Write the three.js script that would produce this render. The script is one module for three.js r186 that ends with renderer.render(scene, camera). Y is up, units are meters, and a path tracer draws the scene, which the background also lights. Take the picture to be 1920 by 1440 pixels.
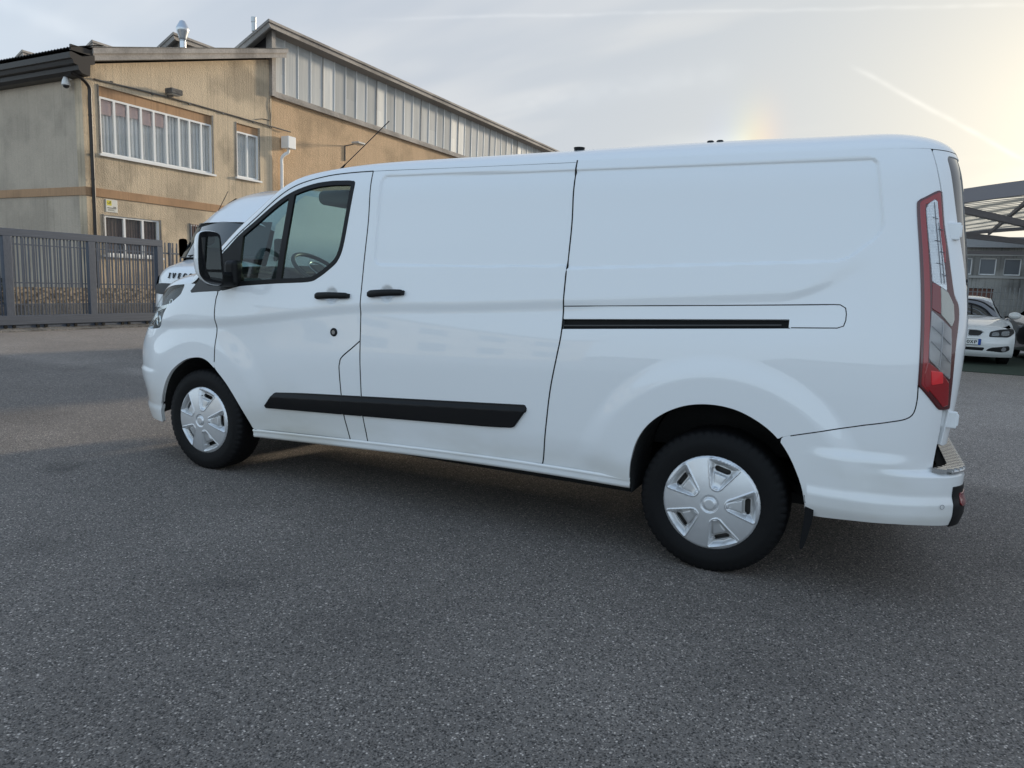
import * as THREE from 'three';
import { mergeGeometries } from 'three/addons/utils/BufferGeometryUtils.js';
import { RoundedBoxGeometry } from 'three/addons/geometries/RoundedBoxGeometry.js';
import { FontLoader } from 'three/addons/loaders/FontLoader.js';
import { TextGeometry } from 'three/addons/geometries/TextGeometry.js';

// ---------- camera, sky, sun, exposure ----------
const scene = new THREE.Scene();
const camera = new THREE.PerspectiveCamera(56.49, 4 / 3, 0.05, 3000);
{
  const pitch = 0.1383, roll = 0.0372, fw = new THREE.Vector3(0, -Math.sin(pitch), -Math.cos(pitch)), up = new THREE.Vector3(0, Math.cos(pitch), -Math.sin(pitch));
  const right = new THREE.Vector3(1, 0, 0).multiplyScalar(Math.cos(roll)).addScaledVector(up, Math.sin(roll));
  const top = new THREE.Vector3().crossVectors(right, fw);
  camera.position.set(0, 1.2949, 0);
  camera.quaternion.setFromRotationMatrix(new THREE.Matrix4().makeBasis(right, top, fw.clone().negate()));
}
const SUN_AZ = 40, SUN_EL = 10.5, D2R = Math.PI / 180;
const azDir = (az, el = 0) => new THREE.Vector3(Math.sin(az * D2R) * Math.cos(el * D2R), Math.sin(el * D2R), -Math.cos(az * D2R) * Math.cos(el * D2R));
const sunDir = azDir(SUN_AZ, SUN_EL);
const EXPOSURE = 1.3, SKY_GAIN = 0.77, SUN_POWER = 3.3;
const renderer = new THREE.WebGLRenderer({ antialias: true });
renderer.toneMapping = THREE.LinearToneMapping;
renderer.toneMappingExposure = EXPOSURE;
renderer.shadowMap.enabled = true;
function hash2(x, y, s = 0) { let h = (x * 374761393 + y * 668265263 + s * 1274126177) | 0; h = Math.imul(h ^ (h >>> 13), 1274126177); return ((h ^ (h >>> 16)) >>> 0) / 4294967296; }
function vnoise(x, y, s = 0, wrap = 0) {
  const xi = Math.floor(x), yi = Math.floor(y), fx = x - xi, fy = y - yi, u = fx * fx * (3 - 2 * fx), v = fy * fy * (3 - 2 * fy);
  const m = k => wrap ? ((k % wrap) + wrap) % wrap : k, x0 = m(xi), x1 = m(xi + 1), y0 = m(yi), y1 = m(yi + 1);
  const a = hash2(x0, y0, s), b = hash2(x1, y0, s), c = hash2(x0, y1, s), d = hash2(x1, y1, s);
  return a + (b - a) * u + (c - a) * v + (a - b - c + d) * u * v;
}
function fbm(x, y, s = 0, oct = 4, wrap = 0) { let t = 0, a = 0.5, n = 0; for (let i = 0; i < oct; i++) { t += a * vnoise(x, y, s + i, wrap); n += a; a *= 0.5; x *= 2; y *= 2; wrap *= 2; } return t / n; }
{
  const W = 4096, H = 2048, px = new Float32Array(W * H * 4), ss = (a, b, x) => { const t = Math.min(1, Math.max(0, (x - a) / (b - a))); return t * t * (3 - 2 * t); };
  // condensation trails: [azimuth, elevation] at both ends, half width in degrees, strength
  const trails = [[[-12, 18.35], [36, 17.6], 0.1, 0.075], [[23.6, 15.5], [34.2, 9.0], 0.13, 0.13], [[-36, 16.2], [-25, 13.2], 0.6, 0.06], [[-2, 13.2], [16, 15.6], 0.8, 0.04]].map(t => [...t, azDir(...t[0]).cross(azDir(...t[1])).normalize()]);
  for (let j = 0; j < H; j++) {
    const el = ((j + 0.5) / H - 0.5) * 180;
    for (let i = 0; i < W; i++) {
      const lon = ((i + 0.5) / W - 0.5) * 2 * Math.PI, ce = Math.cos(el * D2R), dx = Math.cos(lon) * ce, dz = Math.sin(lon) * ce, dy = Math.sin(el * D2R), k = (j * W + i) * 4;
      let r, g, b;
      const e = Math.max(el, 0), sg = Math.acos(Math.min(1, Math.max(-1, dx * sunDir.x + dy * sunDir.y + dz * sunDir.z))) / D2R;
      const h = ss(0, 1, e / 55), away = ss(45, 130, sg);
      r = 0.59 - 0.25 * h; g = 0.655 - 0.20 * h; b = 0.725 - 0.09 * h;
      r *= 1 + 0.13 * away; g *= 1 + 0.28 * away; b *= 1 + 0.33 * away;
      const low = 1 + 0.78 * away * Math.exp(-e / 14); r *= low * 1.03; g *= low; b *= low;
      const w1 = Math.exp(-sg / 9), w2 = Math.exp(-sg / 24), w3 = Math.exp(-sg / 46) * (1 - ss(8, 50, e) * 0.5);
      r += 0.8 * w1 + 0.15 * w2; g += 0.6 * w1 + 0.11 * w2; b += 0.3 * w1 - 0.02 * w3;
      if (el > -2) {
        const az = Math.atan2(dx, -dz) / D2R, t = 1 / (dy + 0.16), cx = dx * t, cz = dz * t;     // thin cirrus on a high flat layer, drawn out along one direction
        const wx = cx * 0.8 + cz * 0.6, wz = -cx * 0.6 + cz * 0.8, q = fbm(wx * 1.1 + 7, wz * 3.6 + 3, 11, 4), q2 = fbm(wx * 4 + q * 3, wz * 13, 21, 3);
        const c = ss(0.42, 0.75, q) * (0.5 + 0.8 * q2) * ss(0, 8, el + 2);
        r += c * (0.075 + 0.14 * w2); g += c * (0.064 + 0.1 * w2); b += c * (0.046 + 0.05 * w2);
        for (const [[a0], [a1], hw, st, n] of trails) if (az > a0 - 3 && az < a1 + 3) {
          const f = (az - a0) / (a1 - a0), d = (Math.asin(dx * n.x + dy * n.y + dz * n.z) / D2R + 0.1 * (vnoise(az * 0.6, 3, 5) - 0.5)) / hw;
          const v = st * Math.exp(-d * d) * ss(-0.06, 0.15, f) * (1 - ss(0.9, 1.06, f)) * (0.55 + 0.7 * vnoise(az * 1.3, el * 2, 9));
          r += v; g += v * 0.96; b += v * 0.88;
        }
        const da = (az - (SUN_AZ - 22.2)) / 1.3, db = (el - SUN_EL) / 2.6, dog = Math.exp(-db * db);       // parhelion
        r += dog * (0.2 * Math.exp(-da * da) + 0.06 * Math.exp(-((da + 1) ** 2) * 1.2)); g += dog * (0.105 * Math.exp(-((da + 0.35) ** 2)) + 0.05 * Math.exp(-((da + 1.3) ** 2))); b += dog * (-0.05 * Math.exp(-da * da) + 0.06 * Math.exp(-((da + 2) ** 2)));
        const tl = Math.exp(-(((el - SUN_EL - 0.2) / 0.8) ** 2)) * ss(-8, -1, da) * (1 - ss(-1, -0.2, da));
        r += tl * 0.1; g += tl * 0.1; b += tl * 0.085;
      }
      if (el < 0) { const f = ss(0, -6, el); r += (0.13 - r) * f; g += (0.125 - g) * f; b += (0.12 - b) * f; }
      px[k] = r * SKY_GAIN; px[k + 1] = g * SKY_GAIN; px[k + 2] = b * SKY_GAIN; px[k + 3] = 1;
    }
  }
  const sky = new THREE.DataTexture(px, W, H, THREE.RGBAFormat, THREE.FloatType);
  sky.mapping = THREE.EquirectangularReflectionMapping; sky.magFilter = THREE.LinearFilter; sky.minFilter = THREE.LinearFilter; sky.wrapS = THREE.RepeatWrapping; sky.needsUpdate = true;
  scene.background = sky; scene.environment = sky;
}
const sun = new THREE.DirectionalLight(new THREE.Color().setRGB(1, 0.86, 0.66), SUN_POWER);
sun.position.copy(sunDir).multiplyScalar(90); sun.castShadow = true; sun.shadow.radius = 9;
Object.assign(sun.shadow.camera, { left: -45, right: 45, top: 30, bottom: -20, near: 1, far: 200 }); sun.shadow.mapSize.set(4096, 4096);
scene.add(sun); scene.add(sun.target);

// ---------- small maths ----------
const { sin, cos, abs, min, max, sqrt, PI, pow, floor, hypot } = Math;
const clamp = (x, a = 0, b = 1) => min(b, max(a, x));
const sstep = (a, b, x) => { const t = clamp((x - a) / (b - a)); return t * t * (3 - 2 * t); };
const mix = (a, b, t) => a + (b - a) * t;
function spline(pts) {                                   // natural cubic spline through [x, y] pairs, straight beyond its ends
  const n = pts.length, x = pts.map(p => p[0]), y = pts.map(p => p[1]), m = new Array(n).fill(0), c = new Array(n).fill(0), d = new Array(n).fill(0);
  for (let i = 1; i < n - 1; i++) {
    const h0 = x[i] - x[i - 1], h1 = x[i + 1] - x[i], k = 2 * (h0 + h1) - h0 * (i > 1 ? c[i - 1] : 0);
    c[i] = h1 / k; d[i] = (6 * ((y[i + 1] - y[i]) / h1 - (y[i] - y[i - 1]) / h0) - h0 * (i > 1 ? d[i - 1] : 0)) / k;
  }
  for (let i = n - 2; i > 0; i--) m[i] = d[i] - c[i] * m[i + 1];
  return q => {
    let i = 0; while (i < n - 2 && q > x[i + 1]) i++;
    const h = x[i + 1] - x[i], b = (q - x[i]) / h, a = 1 - b, s0 = (y[i + 1] - y[i]) / h;
    if (q < x[0]) return y[0] + (q - x[0]) * (s0 - h * m[1] / 6);
    if (q > x[n - 1]) return y[n - 1] + (q - x[n - 1]) * (s0 + h * m[n - 2] / 6);
    return a * y[i] + b * y[i + 1] + ((a * a * a - a) * m[i] + (b * b * b - b) * m[i + 1]) * h * h / 6;
  };
}
// ---------- the van's side surface: s runs along the side from the nose round to the tail, y is height ----------
const halfWidth = spline([[.22, .945], [.32, .962], [.45, .976], [.62, .984], [.8, .989], [.95, .99], [1.08, .985], [1.2, .968], [1.45, .931], [1.7, .887], [1.82, .861], [1.92, .82]]);
const noseU = spline([[.2, 4.2], [.3, 4.25], [.45, 4.29], [.62, 4.32], [.8, 4.29], [.9, 4.22], [1.0, 4.14], [1.1, 4.05], [1.2, 3.93]]);
const tailBody = spline([[.25, -.92], [.6, -.915], [.8, -.93], [1.1, -.945], [1.35, -.938], [1.6, -.905], [1.75, -.885], [1.85, -.865], [1.93, -.835]]);
const tailU = y => tailBody(y) - .085 * (1 - sstep(.575, .6, y));
const U0 = 3.3, NE = 2.95, R0 = -.6, RL = .42, RB = .26;
function side(s, y) {                                     // -> [u forward of the rear axle, y, half width]
  const W = halfWidth(y);
  if (s > U0) {
    const p = min(s - U0, PI / 2), a = noseU(y) - U0, r = pow(pow(cos(p), NE) + pow(sin(p), NE), -1 / NE);
    return [U0 + a * r * sin(p), y, W * r * cos(p)];
  }
  if (s < R0) {
    const A = R0 - tailU(y), f = (R0 - s) / RL * PI / 2;
    if (f < PI / 2) return [R0 - A * sin(f), y, W - RB * (1 - cos(f))];
    return [R0 - A, y, W - RB - (R0 - RL - s)];
  }
  return [s, y, W];
}
// ---------- scene helpers ----------
function rng(seed) { let a = seed >>> 0; return () => { a = (a + 0x6D2B79F5) | 0; let t = Math.imul(a ^ (a >>> 15), 1 | a); t = (t + Math.imul(t ^ (t >>> 7), 61 | t)) ^ t; return ((t ^ (t >>> 14)) >>> 0) / 4294967296; }; }
const taken = new Map();
function numbered(name) { const n = taken.get(name) || 0; taken.set(name, n + 1); return n ? `${name}_${String(n).padStart(3, '0')}` : name; }
function mesh(name, geo, mat, parent, label) {
  const m = new THREE.Mesh(Array.isArray(geo) ? merge(geo) : geo, mat); m.name = name; m.castShadow = m.receiveShadow = true;
  if (label) m.userData.label = label;
  if (parent) parent.add(m); return m;
}
function thing(name, label, category, pos = [0, 0, 0], turn = 0, group) {
  const g = new THREE.Group(); g.name = numbered(name); g.position.set(...pos); g.rotation.y = turn; g.userData = { label, category };
  if (group) g.userData.group = group;
  scene.add(g); return g;
}
function pivot(name, parent, pos = [0, 0, 0], label) { const g = new THREE.Group(); g.name = name; g.position.set(...pos); if (label) g.userData.label = label; parent.add(g); return g; }
function merge(list) { return mergeGeometries(list.map(g => { g = g.index ? g.toNonIndexed() : g; for (const k of Object.keys(g.attributes)) if (!['position', 'normal', 'uv'].includes(k)) g.deleteAttribute(k); return g; })); }
function metreUV(g) {                                       // flat projection along the main direction of each face, uv in metres
  g = g.index ? g.toNonIndexed() : g; const p = g.attributes.position, uv = new Float32Array(p.count * 2), A = new THREE.Vector3(), B = new THREE.Vector3(), C = new THREE.Vector3();
  for (let i = 0; i < p.count; i += 3) {
    A.fromBufferAttribute(p, i); B.fromBufferAttribute(p, i + 1).sub(A); C.fromBufferAttribute(p, i + 2).sub(A); B.cross(C);
    const ax = abs(B.x), ay = abs(B.y), az = abs(B.z), c = ay >= ax && ay >= az ? [0, 2] : ax >= az ? [2, 1] : [0, 1];
    for (let k = 0; k < 3; k++) { uv[(i + k) * 2] = p.getComponent(i + k, c[0]); uv[(i + k) * 2 + 1] = p.getComponent(i + k, c[1]); }
  }
  g.setAttribute('uv', new THREE.BufferAttribute(uv, 2)); return g;
}
const box = (w, h, d, x = 0, y = 0, z = 0) => metreUV(new THREE.BoxGeometry(w, h, d).translate(x, y, z));
const span = (x0, x1, y0, y1, z0, z1) => box(x1 - x0, y1 - y0, z1 - z0, (x0 + x1) / 2, (y0 + y1) / 2, (z0 + z1) / 2);
const rbox = (w, h, d, r, x = 0, y = 0, z = 0, seg = 3) => new RoundedBoxGeometry(w, h, d, seg, min(r, w / 2.01, h / 2.01, d / 2.01)).translate(x, y, z);
const V3 = (x, y, z) => new THREE.Vector3(x, y, z);
function tube(pts, r, seg = 24, rad = 8) { return new THREE.TubeGeometry(new THREE.CatmullRomCurve3(pts.map(p => V3(...p)), false, 'centripetal'), seg, r, rad, false); }
function bar(a, b, r, rad = 8) { const A = V3(...a), B = V3(...b), L = A.distanceTo(B), g = new THREE.CylinderGeometry(r, r, L, rad); g.applyQuaternion(new THREE.Quaternion().setFromUnitVectors(V3(0, 1, 0), B.clone().sub(A).normalize())); return g.translate((A.x + B.x) / 2, (A.y + B.y) / 2, (A.z + B.z) / 2); }
function beam(a, b, w, h) { const A = V3(...a), B = V3(...b), d = B.clone().sub(A), L = d.length(); d.normalize(); const s = V3(0, 1, 0).cross(d); if (s.length() < 1e-3) s.set(1, 0, 0); s.normalize(); const u = d.clone().cross(s); const g = new THREE.BoxGeometry(w, h, L); g.applyMatrix4(new THREE.Matrix4().makeBasis(s, u, d)); return metreUV(g.translate((A.x + B.x) / 2, (A.y + B.y) / 2, (A.z + B.z) / 2)); }
function shapeOf(pts) { return new THREE.Shape(pts.map(p => new THREE.Vector2(p[0], p[1]))); }
function prism(pts, depth, holes = [], bevel = 0) {          // outline in x,y pushed from z = 0 to z = depth
  const s = shapeOf(pts); for (const h of holes) s.holes.push(new THREE.Path(h.map(p => new THREE.Vector2(p[0], p[1]))));
  return metreUV(new THREE.ExtrudeGeometry(s, bevel ? { depth: depth - 2 * bevel, bevelEnabled: true, bevelSize: bevel, bevelThickness: bevel, bevelSegments: 2, bevelOffset: -bevel } : { depth, bevelEnabled: false }).translate(0, 0, bevel));
}
const rect = (x0, x1, y0, y1) => [[x0, y0], [x1, y0], [x1, y1], [x0, y1]];
function grid(rows, closeU = false) {                       // smooth surface through rows of [x, y, z]
  const n = rows.length, m = rows[0].length, pos = new Float32Array(n * m * 3), uv = new Float32Array(n * m * 2), idx = [];
  rows.forEach((r, i) => r.forEach((p, j) => { pos.set(p, (i * m + j) * 3); uv.set([j / (m - 1), i / (n - 1)], (i * m + j) * 2); }));
  for (let i = 0; i < n - 1; i++) for (let j = 0; j < m - 1; j++) { const a = i * m + j; idx.push(a, a + 1, a + m, a + 1, a + m + 1, a + m); }
  const g = new THREE.BufferGeometry(); g.setAttribute('position', new THREE.BufferAttribute(pos, 3)); g.setAttribute('uv', new THREE.BufferAttribute(uv, 2)); g.setIndex(idx); g.computeVertexNormals(); return g;
}
function flipZ(g) { g = g.clone().scale(1, 1, -1); const i = g.index; if (i) { const a = i.array; for (let k = 0; k < a.length; k += 3) { const t = a[k]; a[k] = a[k + 1]; a[k + 1] = t; } } else { g = g.clone(); for (const n of Object.keys(g.attributes)) { const at = g.attributes[n], s = at.itemSize, a = at.array; for (let k = 0; k < at.count; k += 3) for (let c = 0; c < s; c++) { const t = a[k * s + c]; a[k * s + c] = a[(k + 1) * s + c]; a[(k + 1) * s + c] = t; } } } return g; }
// curves and regions in a plane; regions are signed distances, positive inside
function curve(pts, sub = 6, closed = false) {
  const out = [], n = pts.length, at = i => closed ? pts[(i + n) % n] : pts[clamp(i, 0, n - 1)];
  for (let i = 0; i < (closed ? n : n - 1); i++) for (let k = 0; k < sub; k++) { const t = k / sub, [a, b, c, d] = [at(i - 1), at(i), at(i + 1), at(i + 2)]; out.push([0, 1].map(q => 0.5 * (2 * b[q] + (c[q] - a[q]) * t + (2 * a[q] - 5 * b[q] + 4 * c[q] - d[q]) * t * t + (3 * b[q] - a[q] - 3 * c[q] + d[q]) * t * t * t))); }
  if (!closed) out.push(pts[n - 1]); return out;
}
function poly(pts) {
  const n = pts.length; let x0 = 1e9, x1 = -1e9, y0 = 1e9, y1 = -1e9; for (const p of pts) { x0 = min(x0, p[0]); x1 = max(x1, p[0]); y0 = min(y0, p[1]); y1 = max(y1, p[1]); }
  const f = (x, y) => {
    const o = max(x0 - x, x - x1, y0 - y, y - y1); if (o > 0.12) return -o;
    let d = 1e9, ins = false;
    for (let i = 0, j = n - 1; i < n; j = i++) {
      const a = pts[j], b = pts[i], ex = b[0] - a[0], ey = b[1] - a[1], wx = x - a[0], wy = y - a[1], t = clamp((wx * ex + wy * ey) / (ex * ex + ey * ey || 1e-12)), bx = wx - ex * t, by = wy - ey * t;
      d = min(d, bx * bx + by * by);
      if ((a[1] > y) !== (b[1] > y) && x < ex * (y - a[1]) / (b[1] - a[1] || 1e-12) + a[0]) ins = !ins;
    }
    return ins ? sqrt(d) : -sqrt(d);
  };
  f.bounds = [x0, x1, y0, y1]; return f;
}
function rpoly(pts, k) {                                      // convex outline with rounded corners
  const c = pts.reduce((a, p) => [a[0] + p[0] / pts.length, a[1] + p[1] / pts.length], [0, 0]);
  const hp = pts.map((p, i) => { const q = pts[(i + 1) % pts.length]; let nx = q[1] - p[1], ny = p[0] - q[0]; const l = hypot(nx, ny); nx /= l; ny /= l; if ((c[0] - p[0]) * nx + (c[1] - p[1]) * ny > 0) { nx = -nx; ny = -ny; } return [nx, ny, nx * p[0] + ny * p[1]]; });
  const xs = pts.map(p => p[0]), ys = pts.map(p => p[1]);
  const f = (x, y) => { const in_ = hp.map(h => h[0] * x + h[1] * y - h[2] + k); let o = 0, m = -1e9; for (const v of in_) { if (v > 0) o += v * v; m = max(m, v); } return k - (o > 0 ? sqrt(o) : m); };
  f.bounds = [min(...xs), max(...xs), min(...ys), max(...ys)]; return f;
}
// Cuts the region sdf > 0 out of the surface at(a, b) -> [x, y, z]; edges are bevelled and turned inwards by 'flange'.
function patch({ at, sdf, h, bounds, bevel = 0.002, flange = 0.02, flip = false }) {
  const [a0, a1, b0, b1] = bounds || sdf.bounds, na = Math.ceil((a1 - a0) / h) + 2, nb = Math.ceil((b1 - b0) / h) + 2, A = i => a0 - h + i * h, B = j => b0 - h + j * h;
  const P = [], N = [], UV = [], idx = [], seen = new Map(), D = new Float32Array((na + 1) * (nb + 1));
  for (let j = 0; j <= nb; j++) for (let i = 0; i <= na; i++) D[j * (na + 1) + i] = sdf(A(i), B(j));
  const e = 1e-3, sgn = flip ? -1 : 1;
  const normal = (a, b) => { const p = at(a - e, b), q = at(a + e, b), r = at(a, b - e), s = at(a, b + e), u = [q[0] - p[0], q[1] - p[1], q[2] - p[2]], v = [s[0] - r[0], s[1] - r[1], s[2] - r[2]]; const n = [u[1] * v[2] - u[2] * v[1], u[2] * v[0] - u[0] * v[2], u[0] * v[1] - u[1] * v[0]], l = hypot(...n) * sgn || 1; return n.map(x => x / l); };
  const add = (a, b) => { P.push(at(a, b)); N.push(normal(a, b)); UV.push([a, b]); return P.length - 1; };
  const vert = (i, j) => { const k = j * (na + 1) + i; if (!seen.has(k)) seen.set(k, add(A(i), B(j))); return seen.get(k); };
  const cut = (i0, j0, i1, j1) => { const k0 = j0 * (na + 1) + i0, k1 = j1 * (na + 1) + i1, key = k0 < k1 ? `${k0}_${k1}` : `${k1}_${k0}`; if (!seen.has(key)) { let t = D[k0] / (D[k0] - D[k1]), lo = D[k0] > 0 ? 0 : 1; const f = t => sdf(mix(A(i0), A(i1), t), mix(B(j0), B(j1), t)); let L = 0, R = 1, s0 = D[k0] > 0; for (let q = 0; q < 8; q++) { const v = f(t); if ((v > 0) === s0) L = t; else R = t; t = q < 2 ? clamp(t, 0, 1) : (L + R) / 2; if (q < 2) t = (L + R) / 2; } t = clamp(t, 0.02, 0.98); seen.set(key, add(mix(A(i0), A(i1), t), mix(B(j0), B(j1), t))); } return seen.get(key); };
  const segs = [], T = (a, b, c) => idx.push(a, b, c);
  const tri = (c) => {
    const ins = c.map(([i, j]) => D[j * (na + 1) + i] > 0), n = ins.filter(Boolean).length; if (!n) return;
    if (n === 3) return T(vert(...c[0]), vert(...c[1]), vert(...c[2]));
    const k = n === 1 ? ins.indexOf(true) : ins.indexOf(false), p = c[k], q = c[(k + 1) % 3], r = c[(k + 2) % 3], x = cut(...p, ...q), y = cut(...p, ...r);
    if (n === 1) { T(vert(...p), x, y); segs.push([x, y]); } else { T(x, vert(...q), vert(...r)); T(x, vert(...r), y); segs.push([y, x]); }
  };
  for (let j = 0; j < nb; j++) for (let i = 0; i < na; i++) { tri([[i, j], [i + 1, j], [i + 1, j + 1]]); tri([[i, j], [i + 1, j + 1], [i, j + 1]]); }
  if (flange > 0) {
    const rim = new Map(), edge = v => {
      if (rim.has(v)) return rim.get(v); const [a, b] = UV[v], q = 2e-3; let ga = sdf(a + q, b) - sdf(a - q, b), gb = sdf(a, b + q) - sdf(a, b - q); const l = hypot(ga, gb) || 1; ga /= -l; gb /= -l;
      const p = P[v], n = N[v], o = at(a + ga * q, b + gb * q).map((x, i) => x - p[i]), d = o[0] * n[0] + o[1] * n[1] + o[2] * n[2]; let t = o.map((x, i) => x - n[i] * d); const tl = hypot(...t) || 1; t = t.map(x => x / tl);
      const m = t.map((x, i) => (x + n[i]) * 0.7071), p1 = p.map((x, i) => x + t[i] * bevel - n[i] * bevel * 0.35), p2 = p.map((x, i) => x + t[i] * bevel * 1.3 - n[i] * bevel), p3 = p2.map((x, i) => x - n[i] * flange);
      const base = P.length; P.push(p, p1, p2, p3); N.push(n, m, t, t); for (let k = 0; k < 4; k++) UV.push([a + ga * k * 0.002, b + gb * k * 0.002]); rim.set(v, base); return base;
    };
    for (const [x, y] of segs) { const p = edge(x), q = edge(y); for (let k = 0; k < 3; k++) { T(p + k, p + k + 1, q + k); T(q + k, p + k + 1, q + k + 1); } }
  }
  const g = new THREE.BufferGeometry(); g.setAttribute('position', new THREE.Float32BufferAttribute(P.flat(), 3)); g.setAttribute('normal', new THREE.Float32BufferAttribute(N.flat(), 3)); g.setAttribute('uv', new THREE.Float32BufferAttribute(UV.flat(), 2));
  let s = 0; for (let k = 0; k < min(idx.length, 300); k += 3) { const [p, q, r] = [P[idx[k]], P[idx[k + 1]], P[idx[k + 2]]], n = N[idx[k]], u = q.map((x, i) => x - p[i]), v = r.map((x, i) => x - p[i]); s += n[0] * (u[1] * v[2] - u[2] * v[1]) + n[1] * (u[2] * v[0] - u[0] * v[2]) + n[2] * (u[0] * v[1] - u[1] * v[0]); }
  if (s < 0) for (let k = 0; k < idx.length; k += 3) { const t = idx[k]; idx[k] = idx[k + 1]; idx[k + 1] = t; }
  g.setIndex(idx); return g;
}
// ---------- materials ----------
const rgb = (r, g, b) => new THREE.Color().setRGB(r, g, b);
const std = (c, roughness = 0.7, metalness = 0, more = {}) => new THREE.MeshStandardMaterial({ color: rgb(...c), roughness, metalness, ...more });
const phys = (c, roughness, more = {}) => new THREE.MeshPhysicalMaterial({ color: rgb(...c), roughness, ...more });
function tex(size, fill, { srgb = false, repeat = 1, w = size, h = size } = {}) {   // fill(x, y) -> [r, g, b] linear 0..1 or a grey value
  const d = new Uint8Array(w * h * 4), enc = srgb ? v => 255 * (v <= 0.0031308 ? 12.92 * v : 1.055 * pow(v, 1 / 2.4) - 0.055) : v => 255 * v;
  for (let y = 0; y < h; y++) for (let x = 0; x < w; x++) { const c = fill(x, y), k = (y * w + x) * 4, q = Array.isArray(c) ? c : [c, c, c]; for (let i = 0; i < 3; i++) d[k + i] = clamp(Math.round(enc(clamp(q[i]))), 0, 255); d[k + 3] = 255; }
  const t = new THREE.DataTexture(d, w, h, THREE.RGBAFormat); t.wrapS = t.wrapT = THREE.RepeatWrapping; t.magFilter = THREE.LinearFilter; t.minFilter = THREE.LinearMipmapLinearFilter; t.generateMipmaps = true; if (srgb) t.colorSpace = THREE.SRGBColorSpace; t.repeat.set(repeat, repeat); t.needsUpdate = true; return t;
}
const M = {
  paint: phys([0.86, 0.865, 0.86], 0.4, { clearcoat: 1, clearcoatRoughness: 0.025 }),
  black: phys([0.008, 0.008, 0.0085], 0.5, { specularIntensity: 0.5 }), rubber: phys([0.008, 0.008, 0.0085], 0.75, { specularIntensity: 0.4 }), gloss: phys([0.012, 0.012, 0.014], 0.15, { clearcoat: 1, clearcoatRoughness: 0.03 }),
  dark: std([0.008, 0.008, 0.008], 0.95), glass: phys([0.50, 0.62, 0.60], 0.0, { transmission: 1, thickness: 0, ior: 1.5 }), tint: phys([0.1, 0.11, 0.11], 0.02, { transmission: 0.75, thickness: 0 }),
  chrome: std([0.78, 0.79, 0.8], 0.12, 1), silver: phys([0.74, 0.75, 0.76], 0.4, { metalness: 0.65, clearcoat: 0.5, clearcoatRoughness: 0.12 }), steel: std([0.09, 0.085, 0.08], 0.6, 0.5),
};
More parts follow.
